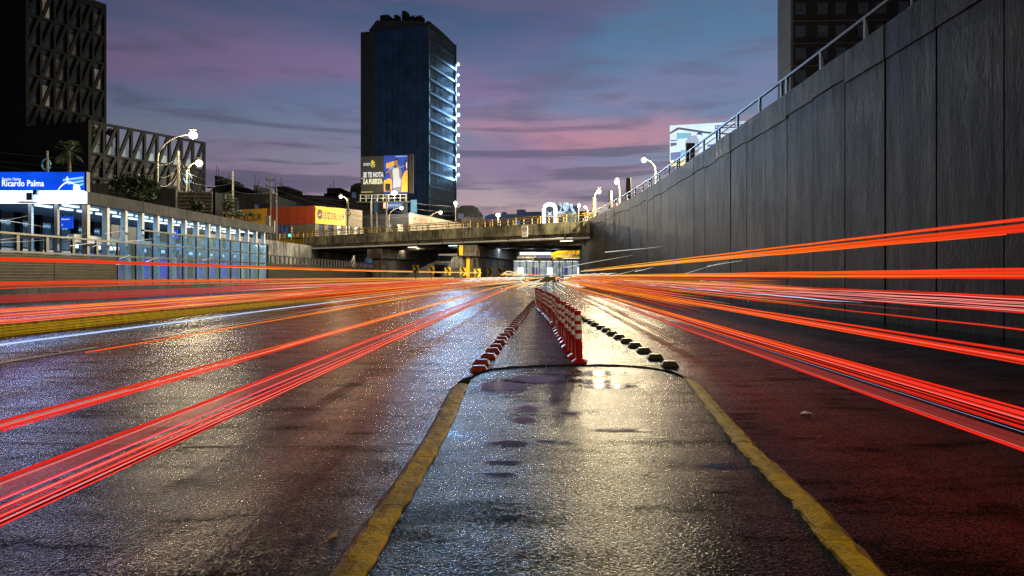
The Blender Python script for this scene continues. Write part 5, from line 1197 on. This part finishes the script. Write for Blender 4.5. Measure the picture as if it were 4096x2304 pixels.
for k in range(3): cable(ci, (PT[4][0], 105, PT[4][2] - k), (PT[7][0] + 8, 128, PT[7][2] - 3 - k * .8), 1.6, ('upper', 'middle', 'lower')[k] + ' slack cable crossing before the store from the twin pole')

# ================================================================== beyond the bridge
fst = thing('far_station', 'brightly lit bus station with rows of posts beyond the bridge', 'station', (8, 160, 0))
YF = 160; frf = frame((XA(513, YF), YF, 0), (1, 0, 0), (0, -1, 0)); WF = XA(592, YF) - XA(513, YF)
MB().fbox(frf, 0, WF, -.03, 1.2, -4, 0).build('platform', 'platform', fst)
MB().fbox(frf, WF * .26, WF * .51, ZA(260.5, YF), ZA(257.5, YF), -6, .3).build('roof_edge', 'fascia_concrete', fst)
MB().fbox(frf, WF * .52, WF, ZA(260.5, YF), ZA(258.6, YF), -6, .3).build('roof_edge', 'fascia_concrete', fst)
MB().fbox(frf, WF * .0, WF * .25, ZA(259.5, YF), ZA(258.3, YF), -6, .3).build('roof_edge', 'fascia_concrete', fst)
MB().fbox(frf, 0, WF, 1.2, ZA(260.6, YF), -5, -4.6).build('rear_wall', 'far_panel', fst)
for k in range(36): MB().fbox(frf, k * WF / 36, k * WF / 36 + .16, 1.2, ZA(260.8, YF), -.3, 0).build('column', 'white_metal' if k % 3 else 'tower_strip', fst)
for k in range(6): MB().fbox(frf, k * WF / 6 + .3, (k + 1) * WF / 6 - .3, ZA(261.4, YF), ZA(260.9, YF), -2.4, -2.0).build('fluorescent_tube', 'far_white', fst)
for k in range(5): MB().fbox(frf, WF * (.05 + .19 * k), WF * (.13 + .19 * k), 1.5, 3.3, -1.2, -1.1).build('bright_panel', 'far_white' if k % 2 == 0 else 'far_blue', fst)
MB().fbox(frf, WF * .29, WF * .51, ZA(257.3, YF), ZA(255.2, YF), 0, .2).build('name_sign', 'far_blue', fst)
MB().fbox(frf, WF * .08, WF * .49, ZA(254.9, YF + 8), ZA(252.3, YF + 8), -8, -7.6).build('light_strip', 'far_white', fst)
panel_light('tube_light', frf(WF * .5, ZA(262, YF), -1.6), 17, 1.5, 2.5, (.8, .92, 1), fst, (0, 0, -1))
MB().fbox(frf, 0, WF, .0, 1.1, .4, .5).build('front_fence', 'corrugated', fst)
fwl = thing('far_wall', 'pale lit cutting wall closing the view beyond the far station', 'wall', (7, 190, 0))
for k in range(11): MB().box(-9 + k * 3, -9 + k * 3 + 2.96, 190, 190.5, -.03, 6.6).build('wall_panel', 'pale_concrete', fwl)
fl_ = lamp('dazzling white lamp low at the wall end under the bridge', 586.5, 270.8, 92, 586.5, 0, 'lamp_white', .30, dim=.3)
fb = thing('yellow_footbridge', 'yellow arched footbridge beyond the road bridge', 'bridge', (14, 135, 0))
YA = 135
a = [P(551 + 50 * t, 255.6 - 9.5 * math.sin(min(1, t) * 1.7), YA) for t in [i / 12 for i in range(13)]]
MB().tube(a, .55, 6, flat=.5).build('arch', 'bright_yellow', fb)
MB().tube([q + V((.8, 3.2, -.5)) for q in a], .45, 6, flat=.5).build('arch', 'bright_yellow', fb)
MB().box(XA(556, YA), XA(606, YA), YA - .2, YA + 3.2, ZA(257.4, YA), ZA(255.6, YA)).build('deck', 'bright_yellow', fb)
for k in range(9):
    x = XA(562 + k * 4.6, YA); MB().tube([(x, YA + .1, ZA(256, YA)), (x, YA + .1, ZA(255.6 - 9.3 * math.sin(min(1, (11 + k * 4.6) / 50) * 1.7), YA))], .12, 6).build('hanger', 'white_metal', fb)
MB().tube([(XA(556, YA), YA - .1, ZA(254.2, YA)), (XA(606, YA), YA - .1, ZA(254.2, YA))], .06, 5).build('handrail', 'white_metal', fb)
block('far_house', 'small ochre house with lit windows seen under the bridge', 519, 536, 247, 200, 8, 'cream_wall', zb=0, wins=5)
tree('dark tree crown beyond the footbridge under the bridge', 560, 251, 205, 6, 2.2, 'leaf', 900, .5, 2)

# ================================================================== light trails of the traffic
def bend(X, Y):
    t = max(0, min(1, (Y - 45) / 45)); return X * (1 - .35 * t * t) + 1.5 * t * t
def strand(X, z, Y0, Y1, h, wd=None, wob=.0, n=40, ph=0):
    pts_ = []
    for i in range(n + 1):
        Y = Y0 * (Y1 / Y0) ** (i / n)
        dz = wob * math.sin(Y * .9 + ph) * min(1, Y / 20) + wob * .6 * math.sin(Y * 2.3 + ph * 2)
        pts_.append((bend(X, Y) + wob * 1.5 * math.sin(Y * .3 + ph), Y, z + dz))
    tp_ = .12 if Y0 > 9 else 0
    rad = [h * max(.08, min(1, (i / n) / tp_ if tp_ else 1, (1 - i / n) / .05 if Y0 > 30 else 1)) for i in range(n + 1)]
    return MB().tube(pts_, rad, 6)
def ribbon(X, za, zb_, Y0, Y1, th=.012, n=30):
    m = MB(); vs_ = []
    for i in range(n + 1):
        Y = Y0 * (Y1 / Y0) ** (i / n); x = bend(X, Y)
        k_ = min(1, .02 + (i / n) / .45) if Y0 > 5 else 1; zm_ = (za + zb_) / 2; z0_, z1_ = zm_ + (za - zm_) * k_, zm_ + (zb_ - zm_) * k_
        vs_ += [(x - th, Y, z0_), (x + th, Y, z0_), (x + th, Y, z1_), (x - th, Y, z1_)]
    fs = [(4 * i + j, 4 * i + (j + 1) % 4, 4 * i + 4 + (j + 1) % 4, 4 * i + 4 + j) for i in range(n) for j in range(4)] + [(0, 3, 2, 1), (4 * n, 4 * n + 1, 4 * n + 2, 4 * n + 3)]
    return m.add(vs_, fs)
def trail(lab, X, z, parts):
    r = thing('light_trail', lab, 'light trail', (X, 12, 0), 'light trails of passing traffic')
    for kind, dx, z_, Y0, Y1, h, mat, wob in parts:
        if kind == 's':
            ph_ = random.random() * 6; so_ = strand(X + dx, z_, Y0, Y1, h, wob=wob, ph=ph_).build('light_strand', mat, r)
            if h > .004 and mat in ('trail_red', 'trail_orange', 'trail_hot', 'trail_amber'):
                strand(X + dx, z_, Y0, Y1, h * 1.4, wob=wob, ph=ph_).build('light_halo', 'trail_halo', so_)
        else: ribbon(X + dx, z_, z_ + h, Y0, Y1).build('light_veil', mat, r)
    return r
trail('double red and orange light trail, upper of the two crossing the left road', -3.0, .4,
      [('s', 0, .396, 2.6, 92, .008, 'trail_orange', .002), ('s', 0, .409, 2.6, 92, .004, 'trail_hot', .002), ('s', .01, .434, 2.6, 92, .009, 'trail_orange', .002), ('s', .0, .380, 2.6, 92, .0035, 'trail_red', .001), ('s', .01, .409, 3, 92, .003, 'trail_core', .001)])
def bundle(lo, hi, n, y0, y1, r0, r1):
    return [('s', random.uniform(-.06, .06), lo + (hi - lo) * (i + random.uniform(-.3, .3)) / max(1, n - 1), y0 * random.uniform(.92, 1.3) if y0 > 5 else y0 * random.uniform(.9, 1.05), y1, random.uniform(r0, r1), random.choice(['trail_red', 'trail_orange', 'trail_red', 'trail_hot', 'trail_core', 'trail_dark']), random.uniform(.001, .004)) for i in range(n)]
trail('wide multi-strand red light trail sweeping to the lower left corner', -2.1, .35,
      [('s', 0, .452, 1.8, 90, .007, 'trail_red', .002), ('s', .01, .440, 1.8, 90, .004, 'trail_core', .002), ('r', 0, .385, 1.8, 80, .050, 'trail_pink', 0)] +
      bundle(.283, .360, 22, 1.8, 92, .0016, .0042) + [('r', 0, .285, 7, 60, .07, 'trail_haze', 0), ('s', .0, .372, 1.8, 70, .0007, 'trail_white', .001)])
trail('wide multi-strand red light trail sweeping to the lower right edge', 2.7, .4,
      [('s', 0, .285, 2.6, 88, .007, 'trail_red', .002), ('s', .01, .295, 2.6, 88, .003, 'trail_core', .002), ('r', 0, .30, 2.6, 70, .06, 'trail_pink', 0)] +
      bundle(.405, .525, 24, 2.6, 90, .0018, .0050) + [('r', 0, .40, 6, 70, .11, 'trail_haze', 0), ('s', .0, .385, 2.6, 70, .0008, 'trail_white', .001)])
trail('double red light trail crossing the right road below the wall foot', 4.0, .57, [('s', 0, .625, 3.8, 88, .010, 'trail_amber', .002), ('s', 0, .578, 3.8, 90, .014, 'trail_amber', .002), ('s', .01, .552, 3.8, 90, .012, 'trail_amber', .002), ('s', 0, .53, 3.8, 80, .006, 'trail_hot', .002), ('s', -.015, .566, 5, 80, .003, 'trail_core', .002)])
trail('level red and yellow light trail across the right wall at eye height', 5.0, 1.28, [('s', 0, 1.318, 5, 88, .014, 'trail_amber', .004), ('s', 0, 1.288, 5, 88, .016, 'trail_amber', .004), ('s', 0, 1.25, 5, 90, .016, 'trail_hot', .004), ('s', .02, 1.225, 5, 90, .006, 'trail_red', .004), ('s', -.03, 1.27, 14, 88, .006, 'trail_core', .004), ('r', 0, 1.10, 16, 80, .12, 'trail_haze', 0)])
trail('rising red and yellow light trail, highest across the right wall', 5.5, 1.8, [('s', 0, 1.895, 5.4, 76, .018, 'trail_amber', .004), ('s', 0, 1.815, 5.4, 80, .024, 'trail_amber', .004), ('s', .01, 1.77, 5.4, 80, .022, 'trail_amber', .004), ('s', 0, 1.738, 8, 70, .008, 'trail_hot', .004), ('s', -.03, 1.795, 16, 76, .006, 'trail_core', .004)])
trail('broad soft red light trail low on the right wall', 6.2, .9, [('s', random.uniform(-.1, .1), .78 + .022 * i, random.uniform(6, 8), 82, random.uniform(.004, .011), random.choice(['trail_red', 'trail_red', 'trail_core', 'trail_dark']), .006) for i in range(11)] + [ ('s', 0, .99, 6, 80, .010, 'trail_red', .006), ('r', 0, .78, 15, 80, .26, 'trail_haze', 0), ('s', 0, .80, 6, 60, .008, 'trail_pink', .006)])
trail('thin red light trail along the foot of the right wall', 6.8, .55, [('s', 0, .50, 6.5, 70, .011, 'trail_red', .006), ('s', .2, .62, 12, 60, .012, 'trail_pink', .01), ('s', -.1, .70, 14, 60, .014, 'trail_white', .01)])
trail('thin high red light trail before the station glass', -14, 1.7, [('s', 0, 1.70, 8, 95, .055, 'trail_red', .008), ('s', 0, 1.64, 30, 95, .02, 'trail_hot', .008)])
trail('red light trail band along the top of the median barrier foot', -20, .95, [('s', 0, .98, 14, 95, .06, 'trail_red', .01), ('r', 0, .78, 14, 90, .30, 'trail_pink', 0), ('s', 0, .80, 14, 90, .02, 'trail_red', .01)])
trail('faint red light trail low before the concrete barrier foot', -18, .5, [('s', 0, .60, 12, 90, .018, 'trail_pink', .01), ('s', 0, .36, 12, 90, .022, 'trail_pink', .01), ('r', 0, .30, 12, 90, .32, 'trail_haze', 0)])
trail('dense band of red strands just behind the median kerb', -9.6, .5,
      [('s', random.uniform(-.1, .1), .40 + .028 * i, 5, 92, random.uniform(.006, .013), random.choice(['trail_red', 'trail_red', 'trail_orange']), .004) for i in range(10)] + [('s', random.uniform(-.1, .1), .40 + .05 * i, random.uniform(5, 12), 92, .004, 'trail_core', .004) for i in range(6)] + [('r', 0, .38, 14, 90, .30, 'trail_haze', 0)])
trail('yellow glowing strands standing in for reflections low along the median kerb', -9.4, .25, [('s', random.uniform(-.1, .1), .20 + .03 * i, 5, 60, .005, 'reflection_yellow', .002) for i in range(6)])  # reflections of kerb and trails, put in as glowing strands
trail('thin blue-white glowing line across the left lanes', -7.0, .36, [('s', 0, .355, 4, 90, .014, 'trail_white', .002)])  # one thin emissive blue-white strand
trail('thin orange light trail far out on the left lanes', -5.6, .3, [('s', 0, .30, 8.5, 90, .007, 'trail_hot', .003), ('s', 0, .42, 16, 92, .02, 'trail_pink', .004)])
trail('bright orange light trail joining the junction from the left lanes', -8.2, .6, [('s', 0, .60, 26, 95, .022, 'trail_hot', .01), ('s', .2, .72, 20, 95, .016, 'trail_red', .01), ('s', -.3, .50, 34, 95, .022, 'trail_hot', .01), ('s', .3, .85, 24, 95, .02, 'trail_red', .01), ('r', 0, .42, 22, 95, .55, 'trail_haze', 0)])
trail('loose bundle of red and yellow strands over the inner left lane', -5.0, .6, bundle(.42, .85, 16, 13, 94, .003, .010))
trail('loose bundle of red and yellow strands over the outer left lane', -8.0, .7, bundle(.50, 1.05, 16, 16, 94, .004, .012))
trail('loose bundle of red and orange strands over the inner right lane', 3.2, .7, bundle(.46, .85, 14, 12, 90, .003, .010))
trail('loose bundle of red and orange strands along the right wall lane', 5.7, .9, bundle(.66, 1.22, 16, 13, 88, .004, .012))
trail('wide faint red veil over the far left lanes', -6.5, .6, bundle(.35, .95, 9, 22, 94, .006, .014) + [('r', 0, .30, 16, 94, .7, 'trail_haze', 0)])
trail('wide faint red veil over the far right lanes', 3.4, .8, bundle(.55, 1.15, 9, 22, 90, .006, .014) + [('r', 0, .50, 16, 88, .7, 'trail_haze', 0)])
# knot of headlights where everything runs together
r = thing('headlight_knot', 'tangle of white and yellow light streaks where all trails meet', 'light trail', (1, 75, 0), 'light trails of passing traffic')
for i in range(16):
    x0 = random.uniform(-4, 4.5); z0 = random.uniform(.4, 1.5); y0 = random.uniform(55, 80); L_ = random.uniform(5, 14); a1, a2 = random.uniform(-.7, .7), random.uniform(-.35, .35)
    pts_ = [(x0 + a1 * 3 * t + .12 * math.sin(t * 4 + i), y0 + L_ * t, z0 + a2 * math.sin(t * 3) + .03 * math.sin(t * 7 + i)) for t in [k / 12 for k in range(13)]]
    MB().tube(pts_, random.uniform(.025, .05), 6).build('light_strand', random.choice(['trail_cream', 'trail_hot', 'trail_hot']), r)
for i in range(34):
    x0 = random.uniform(-6, 5); z0 = random.uniform(.25, 1.5)
    strand(x0, z0, random.uniform(36, 60), 93, random.uniform(.02, .06), wob=.02, ph=i).build('light_strand', random.choice(['trail_hot', 'trail_cream', 'trail_red']), r)
# short pale streaks
WH = [((0, 887), (110, 862)), ((0, 880), (170, 905)), ((0, 960), (80, 948)), ((0, 969), (188, 960)), ((280, 982), (450, 963)), ((372, 986), (412, 975)), ((505, 965), (620, 955)), ((480, 1034), (520, 1020)), ((466, 1059), (535, 1051)), ((585, 1045), (640, 1030)), ((810, 1040), (860, 1030)), ((420, 935), (520, 918)), ((250, 950), (345, 935)),
      ((2260, 1070), (2530, 1020)), ((2420, 1010), (2650, 985)), ((2700, 1105), (2910, 1045)), ((2830, 1065), (3050, 1030)), ((2440, 1105), (2560, 1075)), ((2540, 1085), (2620, 1068)), ((2800, 1122), (2980, 1140)), ((2990, 1205), (3060, 1207))]
WH.sort(); cnt = {}
for i, ((xa, ya), (xb, yb)) in enumerate(WH):
    left = xa < 2000; low = ya > 1500
    Y_ = (24 if left else 30) if not low else (4.4 if left else 6)
    if xa > 3000 and not low: Y_ = 13
    kk = 'before the station barrier' if left and not low else 'over the right carriageway' if not left else 'inside the lower left light trail'
    slab = ORD[cnt.get(kk, 0)] + ' short pale light streak from the left, ' + kk; cnt[kk] = cnt.get(kk, 0) + 1
    A_, B_ = P(xa / 4, ya / 4, Y_), P(xb / 4, yb / 4, Y_ + (1.5 if not low else .3)); n = 8
    pts_ = [A_.lerp(B_, t) + V((0, 0, .004 * Y_ / 10 * math.sin(t * 4 + i))) for t in [k / n for k in range(n + 1)]]
    MB().tube(pts_, (.011 if not low else .003) * (Y_ / 24 if not low else 1) * random.uniform(.5, 1.5), 5, .002).build('light_streak', 'trail_cream', label=slab, cat='light streak', group='short pale light streaks ' + ('left' if left else 'right'))
